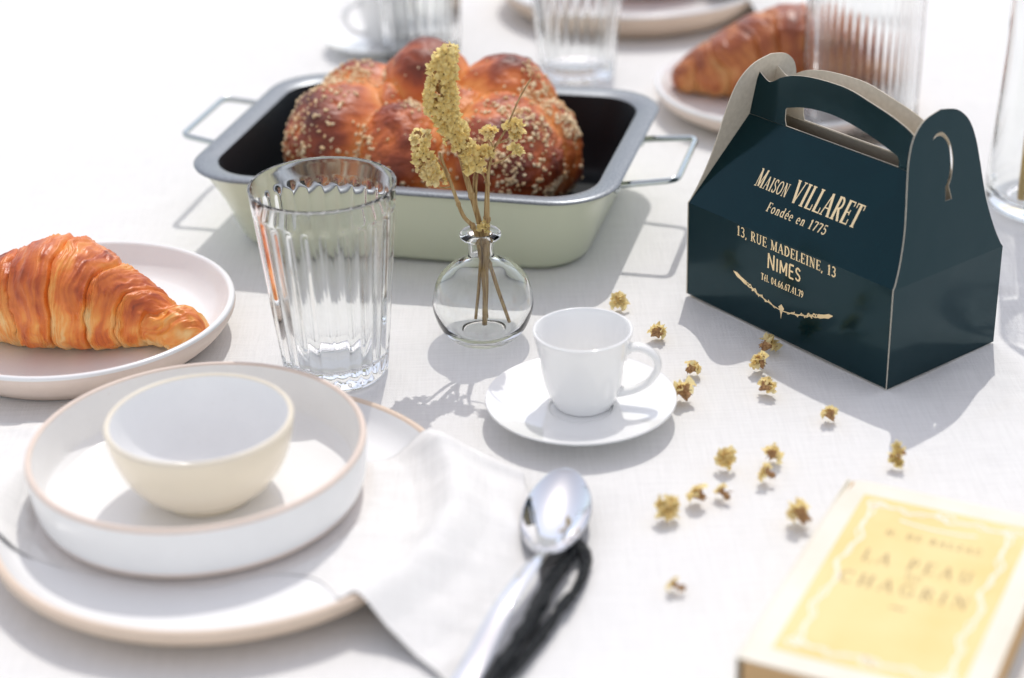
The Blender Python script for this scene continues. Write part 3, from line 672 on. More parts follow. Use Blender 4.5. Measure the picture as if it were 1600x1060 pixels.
# ---- lettering: serif letters from strokes (cap height 1)
def arcp(cx, cy_, rx, ry, a0, a1, n=10): return [(cx+rx*math.cos(R(a0+(a1-a0)*k/n)), cy_+ry*math.sin(R(a0+(a1-a0)*k/n))) for k in range(n+1)]
T, t_ = .145, .062
def ser(x, y, w=.26, h=.05): return ([(x-w/2, y+h/2 if y < .5 else y-h/2), (x+w/2, y+h/2 if y < .5 else y-h/2)], h)
G = {
 'A': (.76, [([(.36, .98), (.64, .02)], T), ([(.36, .98), (.10, .02)], t_), ([(.18, .34), (.55, .34)], t_), ser(.10, 0, .24), ser(.64, 0, .26)]),
 'B': (.62, [([(.16, 0), (.16, 1)], T), (arcp(.26, .75, .22, .22, 90, -90), .10), (arcp(.28, .27, .26, .25, 90, -90), .12), ([(.06, .97), (.3, .97)], t_), ([(.06, .03), (.3, .03)], t_), ([(.16, .52), (.3, .52)], t_)]),
 'C': (.68, [(arcp(.38, .5, .29, .46, 50, 310, 18), .11), ([(.58, .98), (.58, .74)], .05), ([(.58, .02), (.58, .2)], .05)]),
 'D': (.74, [([(.16, 0), (.16, 1)], T), (arcp(.30, .5, .33, .47, 90, -90, 14), .13), ([(.06, .97), (.32, .97)], t_), ([(.06, .03), (.32, .03)], t_)]),
 'E': (.62, [([(.16, 0), (.16, 1)], T), ([(.06, .97), (.54, .97)], t_), ([(.06, .03), (.56, .03)], t_), ([(.16, .5), (.44, .5)], t_), ([(.54, 1), (.54, .8)], .05), ([(.56, 0), (.56, .24)], .05), ([(.44, .4), (.44, .62)], .05)]),
 'F': (.56, [([(.16, 0), (.16, 1)], T), ([(.06, .97), (.52, .97)], t_), ([(.16, .5), (.42, .5)], t_), ([(.52, 1), (.52, .8)], .05), ser(.16, 0, .3), ([(.42, .4), (.42, .6)], .05)]),
 'G': (.74, [(arcp(.38, .5, .29, .46, 50, 330, 18), .11), ([(.62, .4), (.62, .08)], .12), ([(.58, .98), (.58, .74)], .05), ([(.5, .42), (.72, .42)], t_)]),
 'H': (.78, [([(.17, 0), (.17, 1)], T), ([(.60, 0), (.60, 1)], T), ([(.17, .5), (.6, .5)], t_), ser(.17, 0), ser(.17, 1), ser(.6, 0), ser(.6, 1)]),
 'I': (.36, [([(.18, 0), (.18, 1)], T), ser(.18, 0, .3), ser(.18, 1, .3)]),
 'L': (.58, [([(.16, 0), (.16, 1)], T), ser(.16, 1, .28), ([(.06, .03), (.54, .03)], t_), ([(.54, 0), (.54, .26)], .05)]),
 'M': (.92, [([(.16, 0), (.16, 1)], t_), ([(.18, .98), (.46, .04)], T), ([(.46, .04), (.74, .98)], t_), ([(.76, 0), (.76, 1)], T), ser(.14, 0), ser(.14, 1, .2), ser(.77, 0, .28), ser(.79, 1, .2)]),
 'N': (.78, [([(.16, 0), (.16, 1)], t_), ([(.17, .98), (.62, .02)], T), ([(.62, 0), (.62, 1)], t_), ser(.16, 0), ser(.12, 1, .2), ser(.62, 1)]),
 'O': (.76, [(arcp(.38, .5, .30, .46, 0, 360, 24), .115)]),
 'P': (.60, [([(.16, 0), (.16, 1)], T), (arcp(.28, .72, .24, .25, 90, -90), .11), ([(.06, .97), (.3, .97)], t_), ([(.16, .47), (.3, .47)], t_), ser(.16, 0, .3)]),
 'R': (.68, [([(.16, 0), (.16, 1)], T), (arcp(.28, .73, .22, .24, 90, -90), .11), ([(.06, .97), (.3, .97)], t_), ([(.16, .49), (.3, .49)], t_), ser(.16, 0, .3), ([(.32, .5), (.60, .02)], .13), ([(.52, .03), (.68, .03)], t_)]),
 'S': (.56, [([(.46, .80)]+arcp(.28, .74, .18, .22, 20, 200, 10)+[(.2, .56), (.36, .46)]+arcp(.28, .25, .20, .22, 40, -160, 10), .11), ([(.47, .98), (.47, .76)], .05), ([(.08, .02), (.08, .24)], .05)]),
 'T': (.66, [([(.33, 0), (.33, 1)], T), ([(.06, .97), (.60, .97)], t_), ([(.06, 1), (.06, .78)], .05), ([(.60, 1), (.60, .78)], .05), ser(.33, 0, .3)]),
 'U': (.76, [([(.16, 1), (.16, .3)]+arcp(.37, .3, .21, .27, 180, 360, 10)+[(.58, 1)], .11), ser(.16, 1), ser(.6, 1)]),
 'V': (.74, [([(.12, .98), (.38, .02)], T), ([(.38, .02), (.62, .98)], t_), ser(.12, 1, .26), ser(.62, 1, .24)]),
 'Z': (.62, [([(.08, .96), (.54, .96)], t_), ([(.52, .95), (.1, .05)], .13), ([(.08, .04), (.56, .04)], t_), ([(.56, 0), (.56, .22)], .05), ([(.08, 1), (.08, .8)], .05)]),
 'X': (.72, [([(.12, .98), (.58, .02)], T), ([(.58, .98), (.12, .02)], t_), ser(.12, 0, .24), ser(.12, 1, .24), ser(.58, 0, .24), ser(.58, 1, .24)]),
 'o': (.52, [(arcp(.26, .32, .19, .30, 0, 360, 18), .11)]),
 'n': (.58, [([(.15, 0), (.15, .64)], .12), ([(.15, .5)]+arcp(.29, .44, .14, .17, 140, 0, 6)+[(.43, 0)], .12), ser(.15, 0, .24), ser(.43, 0, .24)]),
 'd': (.58, [(arcp(.24, .32, .17, .29, 40, 320, 14), .11), ([(.42, 0), (.42, 1)], .12), ser(.47, 0, .16), ser(.38, 1, .16)]),
 'e': (.50, [(arcp(.25, .32, .18, .30, 0, 310, 16), .10), ([(.08, .34), (.43, .34)], t_)]),
 'é': (.50, [(arcp(.25, .32, .18, .30, 0, 310, 16), .10), ([(.08, .34), (.43, .34)], t_), ([(.22, .74), (.36, .96)], .09)]),
 'l': (.30, [([(.15, 0), (.15, 1)], .12), ser(.15, 0, .26), ser(.12, 1, .16)]),
 '0': (.56, [(arcp(.27, .5, .19, .46, 0, 360, 20), .115)]),
 '1': (.50, [([(.26, 0), (.26, 1)], T), ser(.26, 0, .34), ([(.10, .80), (.26, .96)], .07)]),
 '3': (.54, [(arcp(.24, .74, .18, .22, 150, -90, 10), .11), (arcp(.24, .27, .21, .25, 90, -150, 10), .12)]),
 '4': (.58, [([(.40, 0), (.40, 1)], .13), ([(.40, .98), (.06, .3)], t_), ([(.05, .28), (.55, .28)], .08)]),
 '5': (.54, [([(.14, .97), (.46, .97)], .1), ([(.14, .97), (.12, .58)], t_), (arcp(.24, .32, .22, .29, 130, -150, 12), .12)]),
 '6': (.56, [(arcp(.28, .30, .19, .27, 0, 360, 16), .11), ([(.10, .34), (.16, .66), (.42, .97)], .11)]),
 '7': (.54, [([(.06, .95), (.48, .95)], .1), ([(.47, .95), (.22, 0)], .13), ([(.07, 1), (.07, .78)], .05)]),
 '9': (.56, [(arcp(.27, .69, .19, .27, 0, 360, 16), .11), ([(.45, .64), (.40, .34), (.14, .03)], .11)]),
 ',': (.28, [([(.13, .09), (.13, .03), (.07, -.16)], .11)]), '.': (.26, [([(.12, .0), (.12, .13)], .14)]), ' ': (.34, []),
}
_lz = [0]
def stroke(mb, pts, wd, to3, mi=0):
    pts = [Vector((a, b)) for a, b in pts]; n = len(pts); V = []
    closed = (pts[0]-pts[-1]).length < 1e-4 and n > 4
    _lz[0] = (_lz[0]+1) % 9; dz = _lz[0]*5e-6
    for i, q in enumerate(pts):
        if closed: a = pts[(i+1) % n if i < n-1 else 1]-pts[i-1 if i > 0 else n-2]
        else: a = pts[min(i+1, n-1)]-pts[max(i-1, 0)]
        if a.length < 1e-9: a = Vector((1, 0))
        a.normalize(); nn = Vector((-a.y, a.x))*wd/2
        V.append(to3(q.x+nn.x, q.y+nn.y, dz)); V.append(to3(q.x-nn.x, q.y-nn.y, dz))
    mb.add(V, [(2*i, 2*i+1, 2*i+3, 2*i+2) for i in range(n-1)], mi)
def textw(s_, track=.06): return sum(G[c][0]*k+track for c, k in s_)
def text(name, parts, x0, x1, y0, hgt, to3, matl, parent, bold=1.0, track=.06):
    """parts: list of (char, relative size); squeezed to fit x0..x1"""
    W_ = textw(parts, track); sx = (x1-x0)/W_; mb = MB(); x = x0
    for ch, k in parts:
        gw, st = G[ch]
        for pts, wd in st:
            stroke(mb, [(x+a*k*sx, y0+b*k*hgt) for a, b in pts], wd*bold*k*(sx+hgt)/2, to3)
        x += (gw*k+track)*sx
    return mb.build(name, matl, parent, smooth=False)
def sized(s_, big=1.0): return [(c, big) for c in s_]
def frame3(O, ex, ey, en, off=.00012):
    O, ex, ey, en = map(Vector, (O, ex, ey, en))
    return lambda a, b, dz: O+ex*a+ey*b+en*(off+dz)
slopef = frame3((0, 0, WH), X3, (0, sy, sz), (0, -sz, sy)); wallf = frame3((0, 0, 0), X3, Z3, (0, -1, 0))
text('lettering', [('M', 1)]+sized('AISON', .74), .0463, .0760, .0278, .0128, slopef, FOIL, BOX, .95)
text('lettering', sized('VILLARET'), .0795, .1395, .0262, .0160, slopef, FOIL, BOX, 1.0)
text('lettering', sized('Fondée en 1775'), .0655, .1195, .0150, .0064, slopef, FOIL, BOX, 1.1, track=.10)
text('lettering', sized('13, RUE MADELEINE, 13'), .0480, .1390, .0608, .0070, wallf, FOIL, BOX, 1.1)
text('lettering', sized('Tél. 04.66.67.41.79'), .0722, .1116, .0364, .0050, wallf, FOIL, BOX, 1.25)
# NIMES in a plain sans face, the N larger
mbN = MB()
SANS = {'N': (.70, [[(.1, 0), (.1, 1), (.56, 0), (.56, 1)]]), 'I': (.28, [[(.12, 0), (.12, 1)]]), 'M': (.84, [[(.1, 0), (.1, 1), (.4, .2), (.7, 1), (.7, 0)]]), 'E': (.56, [[(.5, 0), (.1, 0), (.1, 1), (.5, 1)], [(.1, .52), (.44, .52)]]),
        'S': (.58, [[(.48, .80)]+arcp(.29, .75, .18, .21, 30, 210, 9)+[(.22, .55), (.38, .47)]+arcp(.29, .26, .20, .22, 40, -160, 9)])}
x = .0775; W_ = .70+.06+.87*(.28+.84+.56+.58)+.2
for ch, k in [('N', 1), ('I', .87), ('M', .87), ('E', .87), ('S', .87)]:
    sc = .0315/W_
    for pl in SANS[ch][1]:
        for a, b in zip(pl[:-1], pl[1:]):
            stroke(mbN, [(x+a[0]*k*sc, .0468+a[1]*k*.0108), (x+b[0]*k*sc, .0468+b[1]*k*.0108)], .0013, wallf)
    x += (SANS[ch][0]*k+.05)*sc
mbN.build('lettering', FOIL, BOX, smooth=False)
# gold garland ornament
mbO = MB()
def Lz(t_): return .0335-.0125*(1-abs(t_)**1.6)
for s_ in (-1, 1):
    cx = .092
    def gp(u_, w=0): return (cx+s_*.045*u_, .0205+.0125*u_**1.5+w)
    stroke(mbO, [gp(u_) for u_ in np.linspace(.0, .66, 16)], .0007, wallf)
    stroke(mbO, [gp(u_, .0009*math.sin(u_*34)) for u_ in np.linspace(.12, .70, 40)], .0006, wallf)
    stroke(mbO, [gp(u_, .0014*math.sin(u_*60)+.0006) for u_ in np.linspace(.52, .74, 24)], .0007, wallf)
    for a in np.linspace(.25, .6, 6): stroke(mbO, [gp(a), gp(a+.02, .0017*(1 if int(a*100) % 2 else -1))], .0009, wallf)
    for k in range(3): stroke(mbO, [(cx+s_*.045*(.66+.05*k)+.0011*math.cos(q), .0205+.0125*(.66+.05*k)**1.5+.0004+.0011*math.sin(q)) for q in np.linspace(0, 6.28, 9)], .0006, wallf)
    # torch like end
    q = [(0.72, .0012), (.78, .0022), (.86, .0018), (.94, .0024), (1.02, .0003)]
    for (a, wa), (b, wb) in zip(q[:-1], q[1:]):
        A1, B1 = gp(a), gp(b); _lz[0] += 1
        mbO.add([wallf(A1[0], A1[1]+wa*.7, 4e-5), wallf(A1[0], A1[1]-wa*.7, 4e-5), wallf(B1[0], B1[1]-wb*.7, 4e-5), wallf(B1[0], B1[1]+wb*.7, 4e-5)], [(0, 1, 2, 3)])
for k, (w_, h_) in enumerate([(.0026, .0085), (.0040, .0066), (.0054, .0044)]):
    mbO.add([wallf(.092-w_/2, .0225, k*6e-6), wallf(.092, .0225-h_, k*6e-6), wallf(.092+w_/2, .0225, k*6e-6), wallf(.092, .0250, k*6e-6)], [(0, 1, 2, 3)])
mbO.build('ornament', FOIL, BOX, smooth=False)

# ------------------------------------------------------------------ dried statice
def floret_mesh(name, seed, pm, R0=.0044, calyx=True, open_=1.0):
    r_ = random.Random(seed); mb = MB(); nr, na = 5, 30
    V = []; np_ = 5
    for i in range(nr):
        f = i/(nr-1)
        for k in range(na):
            a = 2*math.pi*k/na
            lob = abs(math.cos(np_*a/2+seed))**.6
            rad = R0*(.12+f*(.62+.38*lob)*open_)*(1+.15*r_.uniform(-1, 1)*f)
            z = R0*(.35*f-.28*f*f+.30*f*math.sin(a*5+seed*2.1+f*3)+.12*f*math.sin(a*9+seed)+.09*f*r_.uniform(-1, 1))
            V.append((rad*math.cos(a), rad*math.sin(a), z))
    F = grid(None, nr, na, wrapv=True)
    mb.add(V, F, 0)
    # inner crumple of petals
    V = []
    for i in range(3):
        f = i/2
        for k in range(16):
            a = 2*math.pi*k/16+.2; rad = R0*(.1+.5*f)*(1+.25*r_.uniform(-1, 1)); V.append((rad*math.cos(a), rad*math.sin(a), R0*(.25+.35*f*math.sin(a*5+seed)+.12*r_.uniform(-1, 1))))
    mb.add(V, grid(None, 3, 16, wrapv=True), 0)
    if calyx:
        n = 10; V = []
        for i, (rr, zz) in enumerate([(.62, .05), (.36, -.40), (.20, -.75), (.07, -1.0)]):
            for k in range(n):
                a = 2*math.pi*k/n; q = rr*(1+.18*(k % 2)); V.append((R0*q*math.cos(a), R0*q*math.sin(a), R0*zz))
        mb.add(V, grid(None, 4, n, wrapv=True), 1)
        for k in range(5):
            a = r_.uniform(0, 6.28); b = r_.uniform(.5, 1)
            mb.tube([(0, 0, -R0*.9), (R0*.4*math.cos(a), R0*.4*math.sin(a), -R0*.3), (R0*.95*b*math.cos(a), R0*.95*b*math.sin(a), R0*.15)], [R0*.09, R0*.06, R0*.02], 4, 1)
    me = mesh(name, mb.V, mb.F, [pm, CALYX], mi=mb.M)
    data = me.data; bpy.data.objects.remove(me); return data
FL = [floret_mesh('floret', k, PETAL) for k in range(6)]+[floret_mesh('floret', 10+k, PETALP) for k in range(2)]
def curve_pts(P, k=8): return [Vector(q) for q in smoothprof(P, k)]
def sprig(label, stem, rads, florets, group='dried flower sprigs in the vase', extra=None, name='dried_flower_sprig'):
    t = empty(name, stem[0]); tag(t, label, 'dried flower', group)
    O = Vector(stem[0])
    sp = [q-O for q in curve_pts(stem, 6)]
    rr = np.interp(np.linspace(0, 1, len(sp)), np.linspace(0, 1, len(rads)), rads).tolist()
    mb = MB(); mb.tube(sp, rr, 8)
    # nodes on the stem
    for q in (.35, .6, .8):
        i = int(q*(len(sp)-1)); mb.blob(sp[i], (rr[i]*1.4, rr[i]*1.4, rr[i]*1.8), n=7, k=5)
    so = mb.build('stem', STEM, t)
    for br in (extra or []):
        m2 = MB(); bp = [q-O for q in curve_pts(br[0], 5)]; m2.tube(bp, np.linspace(br[1], br[2], len(bp)).tolist(), 6); m2.build('side_stem', STEM, t)
    for (c, d, s_, k) in florets:
        o = bpy.data.objects.new('floret', FL[k]); COL.objects.link(o); o.parent = t
        o.location = Vector(c)-O; q = Vector(d).to_track_quat('Z', 'Y'); o.rotation_mode = 'QUATERNION'; o.rotation_quaternion = q @ Matrix.Rotation(random.uniform(0, 6.28), 3, 'Z').to_quaternion()
        o.scale = (s_,)*3
    return t
def spike(path, r0, n, cam_bias=.25, sc=(.85, 1.35), kinds=(0, 1, 2, 3, 4, 5), seed=1):
    r_ = random.Random(seed); P = curve_pts(path, 8); out = []
    for i in range(n):
        f = (i+.5)/n; q = P[min(int(f*(len(P)-1)), len(P)-1)]
        a = i*2.399+r_.uniform(-.3, .3); rad = r0(f)*r_.uniform(.75, 1.05)
        d = Vector((math.cos(a), math.sin(a), .35*r_.uniform(-.4, 1.2)))
        out.append((q+Vector((d.x*rad, d.y*rad, r_.uniform(-.001, .001))), d+Vector((0, -cam_bias, .25)), r_.uniform(*sc), r_.choice(kinds)))
    return out
VX, VY = -.0186, 1.131
y0 = VY
# tall spike
sprig('tall thick yellow flower spike bending left above the vase', [(VX+.001, y0+.004, .010), (VX+.0015, y0+.001, .070), (VX-.008, y0, .118), (VX-.014, y0-.001, .150), (VX-.021, y0-.001, .178), (VX-.017, y0, .199)], [.0016, .0019, .0018, .0014, .0009],
      spike([(VX-.0125, y0, .148), (VX-.020, y0-.001, .163), (VX-.0215, y0-.001, .180), (VX-.0165, y0, .203)], lambda f: .0072+.0020*math.sin(math.pi*f), 46, seed=4)
      + spike([(VX-.015, y0-.003, .146), (VX-.004, y0-.003, .135), (VX-.001, y0-.003, .124)], lambda f: .0055, 13, seed=8, sc=(.9, 1.3)))
# left sprig
sprig('short pale yellow flower cluster leaning left out of the vase', [(VX+.0022, y0+.005, .012), (VX-.002, y0-.002, .074), (VX-.011, y0-.004, .092), (VX-.018, y0-.005, .116), (VX-.024, y0-.006, .136)], [.0011, .0015, .0012, .0008],
      spike([(VX-.028, y0-.006, .119), (VX-.033, y0-.007, .132), (VX-.037, y0-.007, .150)], lambda f: .0056, 22, seed=2, kinds=(6, 7, 0), sc=(.85, 1.15)),
      extra=[([(VX-.018, y0-.005, .112), (VX-.024, y0-.006, .112), (VX-.028, y0-.006, .116)], .0007, .0004), ([(VX-.019, y0-.005, .116), (VX-.0215, y0-.007, .124), (VX-.026, y0-.007, .132)], .0007, .0004)])
# right sprig
fl = []
for cx, cz, n, sd in ((.0075, .148, 4, 1), (.0235, .153, 6, 2), (.0275, .147, 4, 3), (.0235, .137, 5, 4), (.0055, .136, 5, 5)):
    r_ = random.Random(sd)
    for k in range(n):
        a = r_.uniform(0, 6.28); fl.append((Vector((VX+cx+.003*math.cos(a), y0-.004+.003*math.sin(a), cz+r_.uniform(-.002, .002))), Vector((.4*math.cos(a), -.3+.4*math.sin(a), 1)), r_.uniform(.8, 1.1), r_.choice((0, 1, 2, 6))))
sprig('upright brown stem with small open yellow flowers on the right side of the bunch', [(VX+.0005, y0-.002, .009), (VX+.004, y0-.002, .074), (VX+.0055, y0-.003, .105), (VX+.0075, y0-.003, .124), (VX+.012, y0-.004, .140)], [.0017, .0022, .0016, .0010, .0007], fl,
      extra=[([(VX+.012, y0-.004, .139), (VX+.019, y0-.004, .150), (VX+.028, y0-.004, .170), (VX+.036, y0-.003, .183)], .0008, .0004), ([(VX+.0085, y0-.003, .126), (VX+.015, y0-.004, .128), (VX+.022, y0-.004, .133)], .0008, .0005), ([(VX+.0065, y0-.003, .110), (VX+.002, y0-.004, .124), (VX-.001, y0-.004, .134)], .0007, .0004), ([(VX+.011, y0-.004, .136), (VX+.009, y0-.004, .142), (VX+.0075, y0-.004, .146)], .0006, .0004), ([(VX+.012, y0-.004, .140), (VX+.018, y0-.004, .142), (VX+.024, y0-.004, .145)], .0006, .0004)])
# bare stems that cross inside
sprig('bare dried stem slanting to the right inside the vase', [(VX+.0175, y0-.009, .014), (VX+.008, y0-.003, .045), (VX+.0005, y0+.001, .073), (VX-.002, y0+.002, .100), (VX+.0005, y0+.001, .125)], [.0011, .0014, .0010, .0006],
      [(Vector((VX+.002+.002*math.cos(k*2), y0-.004+.002*math.sin(k*2), .0805+.0015*k)), Vector((math.cos(k*2), -.4, .7)), .72, k % 3) for k in range(4)])
sprig('thin bare dried stem rising in the middle of the bunch', [(VX-.0055, y0+.004, .012), (VX-.001, y0+.003, .05), (VX-.0005, y0+.003, .073), (VX-.003, y0+.003, .110), (VX+.001, y0+.002, .128)], [.0010, .0012, .0009, .0005],
      [(Vector((VX+.004, y0-.001, .121)), Vector((.2, -.4, 1)), .6, 1)])

# scattered florets
bits = [(.0748, 1.1683, 'near the pan, farthest back of the scattered ones', 0), (.0972, 1.1183, 'to the upper right of the espresso cup rim', 0), (.1151, 1.0665, 'right of the cup handle, with a brown pointed base', 1), (.1067, 1.0327, 'touching the right edge of the nearer saucer', 1),
        (.1678, 1.0964, 'against the lower edge of the green box', 1), (.1598, 1.0690, 'large and pale, just in front of the one touching the box', 0), (.1585, 1.0380, 'small, lowest of the three near the box front', 0), (.1932, 1.0005, 'brown side up at the edge of the box shadow', 1),
        (.1235, .951, 'pale and open, right of the saucer shadow', 0), (.1513, .9540, 'upper one of the touching pair in the middle right', 0), (.1457, .9325, 'lower one of the touching pair in the middle right', 1), (.1182, .9166, 'small with a brown stalk, beside a bigger one', 2),
        (.1037, .9117, 'fluffy with a brown middle, left of the small stalked one', 1), (.0838, .8975, 'round, leftmost of the row right of the spoon', 0), (.1575, .8843, 'dark based and upright, left of the book', 1), (.2231, .9445, 'deep yellow, standing at the far edge of the book', 3), (.0828, .8251, 'small and light brown, nearest the front edge', 4)]
def bitmesh(seed, kind):
    r_ = random.Random(seed+50); mb = MB()
    nfl = {0: 3, 1: 2, 2: 1, 3: 6, 4: 1}[kind]; sz = {0: 1.45, 1: 1.5, 2: 1.1, 3: 1.0, 4: 1.15}[kind]
    base = r_.uniform(-.6, .6)
    for k in range(nfl):
        me = FL[r_.choice((6, 7, 6, 7, 0, 1))] if kind != 3 else FL[r_.choice((0, 1, 2, 3))]
        if kind == 3: c = Vector((.004*math.sin(k*1.1)*.6, .003*math.cos(k*1.7), .003+.0022*k)); a = k*1.3; d = Vector((math.cos(a)*.9, math.sin(a)*.9-.3, .7))
        else:
            a = base+math.pi+(k-(nfl-1)/2)*r_.uniform(.5, .9); c = Vector((.0024*math.cos(a), .0024*math.sin(a), .0058)); d = Vector((math.cos(a), math.sin(a), r_.uniform(.15, .8)))
        q = d.to_track_quat('Z', 'Y').to_matrix().to_4x4(); s_ = r_.uniform(.8, 1.2)*sz
        M_ = Matrix.Translation(c) @ q @ Matrix.Rotation(r_.uniform(0, 6), 4, 'Z') @ Matrix.Diagonal((s_, s_*r_.uniform(.7, 1), s_*r_.uniform(.8, 1.3), 1))
        mi = [pl.material_index for pl in me.polygons]; b0 = len(mb.V)
        mb.V += [tuple(M_ @ v.co) for v in me.vertices]; mb.F += [tuple(b0+i for i in pl.vertices) for pl in me.polygons]; mb.M += mi
    n_st = {0: 5, 1: 11, 2: 6, 3: 5, 4: 5}[kind]
    for k in range(n_st):
        a = base+r_.uniform(-.8, .8); l = r_.uniform(.003, .0065); z1 = r_.uniform(.001, .009)
        mb.tube([(0, 0, .005), (l*.6*math.cos(a), l*.6*math.sin(a), .004+z1*.3), (l*math.cos(a), l*math.sin(a), z1*.7+.001)], [.0005, .00035, .00015], 4, 1)
    if kind in (1, 2, 4): mb.blob((.003*math.cos(base), .003*math.sin(base), .0042), (.0024, .0018, .0018), 1, n=9, k=6, jit=.35)
    zm = min(v[2] for v in mb.V); mb.V = [(v[0], v[1], v[2]-zm+.0001) for v in mb.V]
    return mb
for i, (x, y, lb, kind) in enumerate(bits):
    mb = bitmesh(i, kind); o = mb.build('dried_floret', [PETALP if kind != 3 else PETAL, CALYX])
    o.location = (x, y, 0); o.rotation_euler.z = random.uniform(0, 6.28) if kind in (0, 3) else random.uniform(-.6, .6)+(math.pi if i in (2, 4) else -.6)
    o.scale = (random.uniform(.78, 1.08),)*3; tag(o, 'yellow dried floret '+lb, 'dried flower', 'dried florets scattered on the tablecloth')

# ------------------------------------------------------------------ spoon
def spoon():
    t = empty('spoon', (.0215, .890, 0)); tag(t, 'polished steel spoon lying bowl up in the front, reflecting blue sky', 'spoon')
    ax = Vector((.0140, .080, 0)).normalized(); ang = math.atan2(ax.y, ax.x)
    t.rotation_euler.z = ang-math.pi/2
    # local y = towards tip. bowl length .084, width .040
    nu, nv = 60, 40; Lb, Wb = .086, .0400
    V = []
    def outline(s_):  # half width at s in [0,1] from neck to tip
        return Wb/2*(math.sin(math.pi*min(1, max(0, .035+.965*s_))**1.02))**.50*(.93+.07*s_)
    def zc(s_): return .0042+.0050*(1-s_)**2+.0065*s_**2
    for side_ in (0, 1):
        for i in range(nu):
            s_ = i/(nu-1); hw = max(outline(s_), .0022 if s_ < .5 else .0002); yy = -Lb/2+Lb*s_
            dep = .0088*(math.sin(math.pi*s_**.85))**.6
            for j in range(nv):
                q = -1+2*j/(nv-1)
                z = zc(s_)+.0068-dep*(1-abs(q)**2.3)-(.0011 if side_ else 0)*(1 if 0 < j < nv-1 and 0 < i < nu-1 else .55)
                V.append((hw*q*(1.0), yy, z))
    n_ = nu*nv; F = grid(None, nu, nv); F2 = [tuple(n_+k for k in f[::-1]) for f in F]
    E = [i*nv for i in range(nu)]; E2 = [i*nv+nv-1 for i in range(nu)]; E3 = list(range(nv)); E4 = [(nu-1)*nv+j for j in range(nv)]
    for L_, fl_ in ((E, 0), (E2, 1), (E3, 1), (E4, 0)):
        for q, r_ in zip(L_[:-1], L_[1:]):
            f = (q, r_, n_+r_, n_+q); F2.append(f if not fl_ else f[::-1])
    mn = min(v[2] for v in V); V = [(a, b, c-mn+.0006) for a, b, c in V]
    mesh('spoon_bowl', V, F+F2, STEEL, t)
    zn = V[nv//2][2]
    # handle sweeps back and to the left
    hp = [(0, -Lb/2+.002, zn-.0002), (0, -Lb/2-.008, zn+.0035), (-.0035, -Lb/2-.025, zn+.007), (-.012, -Lb/2-.06, zn+.006), (-.023, -Lb/2-.105, .0075), (-.033, -Lb/2-.145, .005)]
    P = smoothprof(hp, 8); hw = np.interp(np.linspace(0, 1, len(P)), [0, .08, .25, .6, .9, 1], [.0026, .0028, .0032, .0054, .0080, .004])
    V = []; n = 14
    for i, q in enumerate(P):
        for k in range(n):
            a = 2*math.pi*k/n; V.append((q[0]+hw[i]*math.cos(a), q[1], q[2]+.0014*math.sin(a)))
    F = [(i*n+k, i*n+(k+1) % n, (i+1)*n+(k+1) % n, (i+1)*n+k) for i in range(len(P)-1) for k in range(n)]+[tuple(range(n))[::-1], tuple((len(P)-1)*n+k for k in range(n))]
    mesh('spoon_handle', V, F, STEEL, t)
spoon()
# vanilla pods
def pod(pts, r0, label, seed):
    P = smoothprof(pts, 10); n = 16; V = []
    for i, q in enumerate(P):
        f = i/(len(P)-1); r = np.interp(f, [0, .06, .3, .8, .96, 1], [.0016, .0035, r0, r0*1.05, r0*.8, .0015]) if True else r0
        tdir = (Vector(P[min(i+1, len(P)-1)])-Vector(P[max(i-1, 0)])).normalized(); s_ = Vector((tdir.y, -tdir.x, 0)).normalized()
        for k in range(n):
            a = 2*math.pi*k/n; rr = r*(1+.12*math.sin(3*a+f*14+seed)+.18*math.sin(f*23+seed)*math.sin(f*11)+.30*float(vn(np.array(math.cos(a)*1.8+seed), np.array(math.sin(a)*1.8), np.array(f*30))))
            V.append(Vector(q)+s_*rr*math.cos(a)+Vector((0, 0, 1))*(rr*.72*math.sin(a)))
    F = [(i*n+k, i*n+(k+1) % n, (i+1)*n+(k+1) % n, (i+1)*n+k) for i in range(len(P)-1) for k in range(n)]+[tuple(range(n))[::-1], tuple((len(P)-1)*n+k for k in range(n))]
    zm = min(v.z for v in V); V = [v-Vector((0, 0, zm-.0003)) for v in V]
    o = mesh('vanilla_pod', V, F, POD); tag(o, label, 'vanilla pod', 'black pods beside the spoon')
pod([(.0330, .868, .006), (.0265, .853, .006), (.0165, .830, .006), (.0085, .806, .006), (-.0015, .780, .006), (-.0115, .757, .006), (-.0200, .740, .006)], .0042, 'thicker black wrinkled pod starting under the spoon bowl', 1)
pod([(.0300, .872, .007), (.0362, .857, .006), (.0345, .841, .006), (.0282, .822, .006), (.0190, .803, .006), (.0085, .782, .006), (-.0005, .763, .006), (-.0110, .744, .006)], .0029, 'thinner black wrinkled pod on the right, curving away and rejoining the thick one', 5)

# ------------------------------------------------------------------ book
e1 = Vector((.891, -.454, 0)).normalized()
BK = empty('book', (.1032, .7316, .0004), math.atan2(e1.y, e1.x)); tag(BK, 'old yellow paperback book with ivory border and faded French title at lower right', 'book')
BWd, BLn, BT = .1160, .1810, .0250
def sheetgrid(nm, x0, x1, y0, y1, zf, th, matl, n1=24, n2=30):
    gx, gy = np.meshgrid(np.linspace(x0, x1, n1), np.linspace(y0, y1, n2), indexing='ij'); o_ = solid(nm, gx, gy, zf(gx, gy), th, matl, BK); sharp(o_, 35); return o_
def bow(x, y): return BT-.0008+.0012*np.exp(-((x-.02)/.03)**2)*0+.0016*np.clip((x-.085)/.03, 0, 1)**2-.0022*np.clip((.010-x)/.010, 0, 1)**2*np.clip((y-.15)/.024, 0, 1)
sheetgrid('front_cover', 0, BWd, 0, BLn, bow, .0007, PAPER)
sheetgrid('back_cover', 0, BWd, 0, BLn, lambda x, y: x*0+.0001, .0007, PAPER)
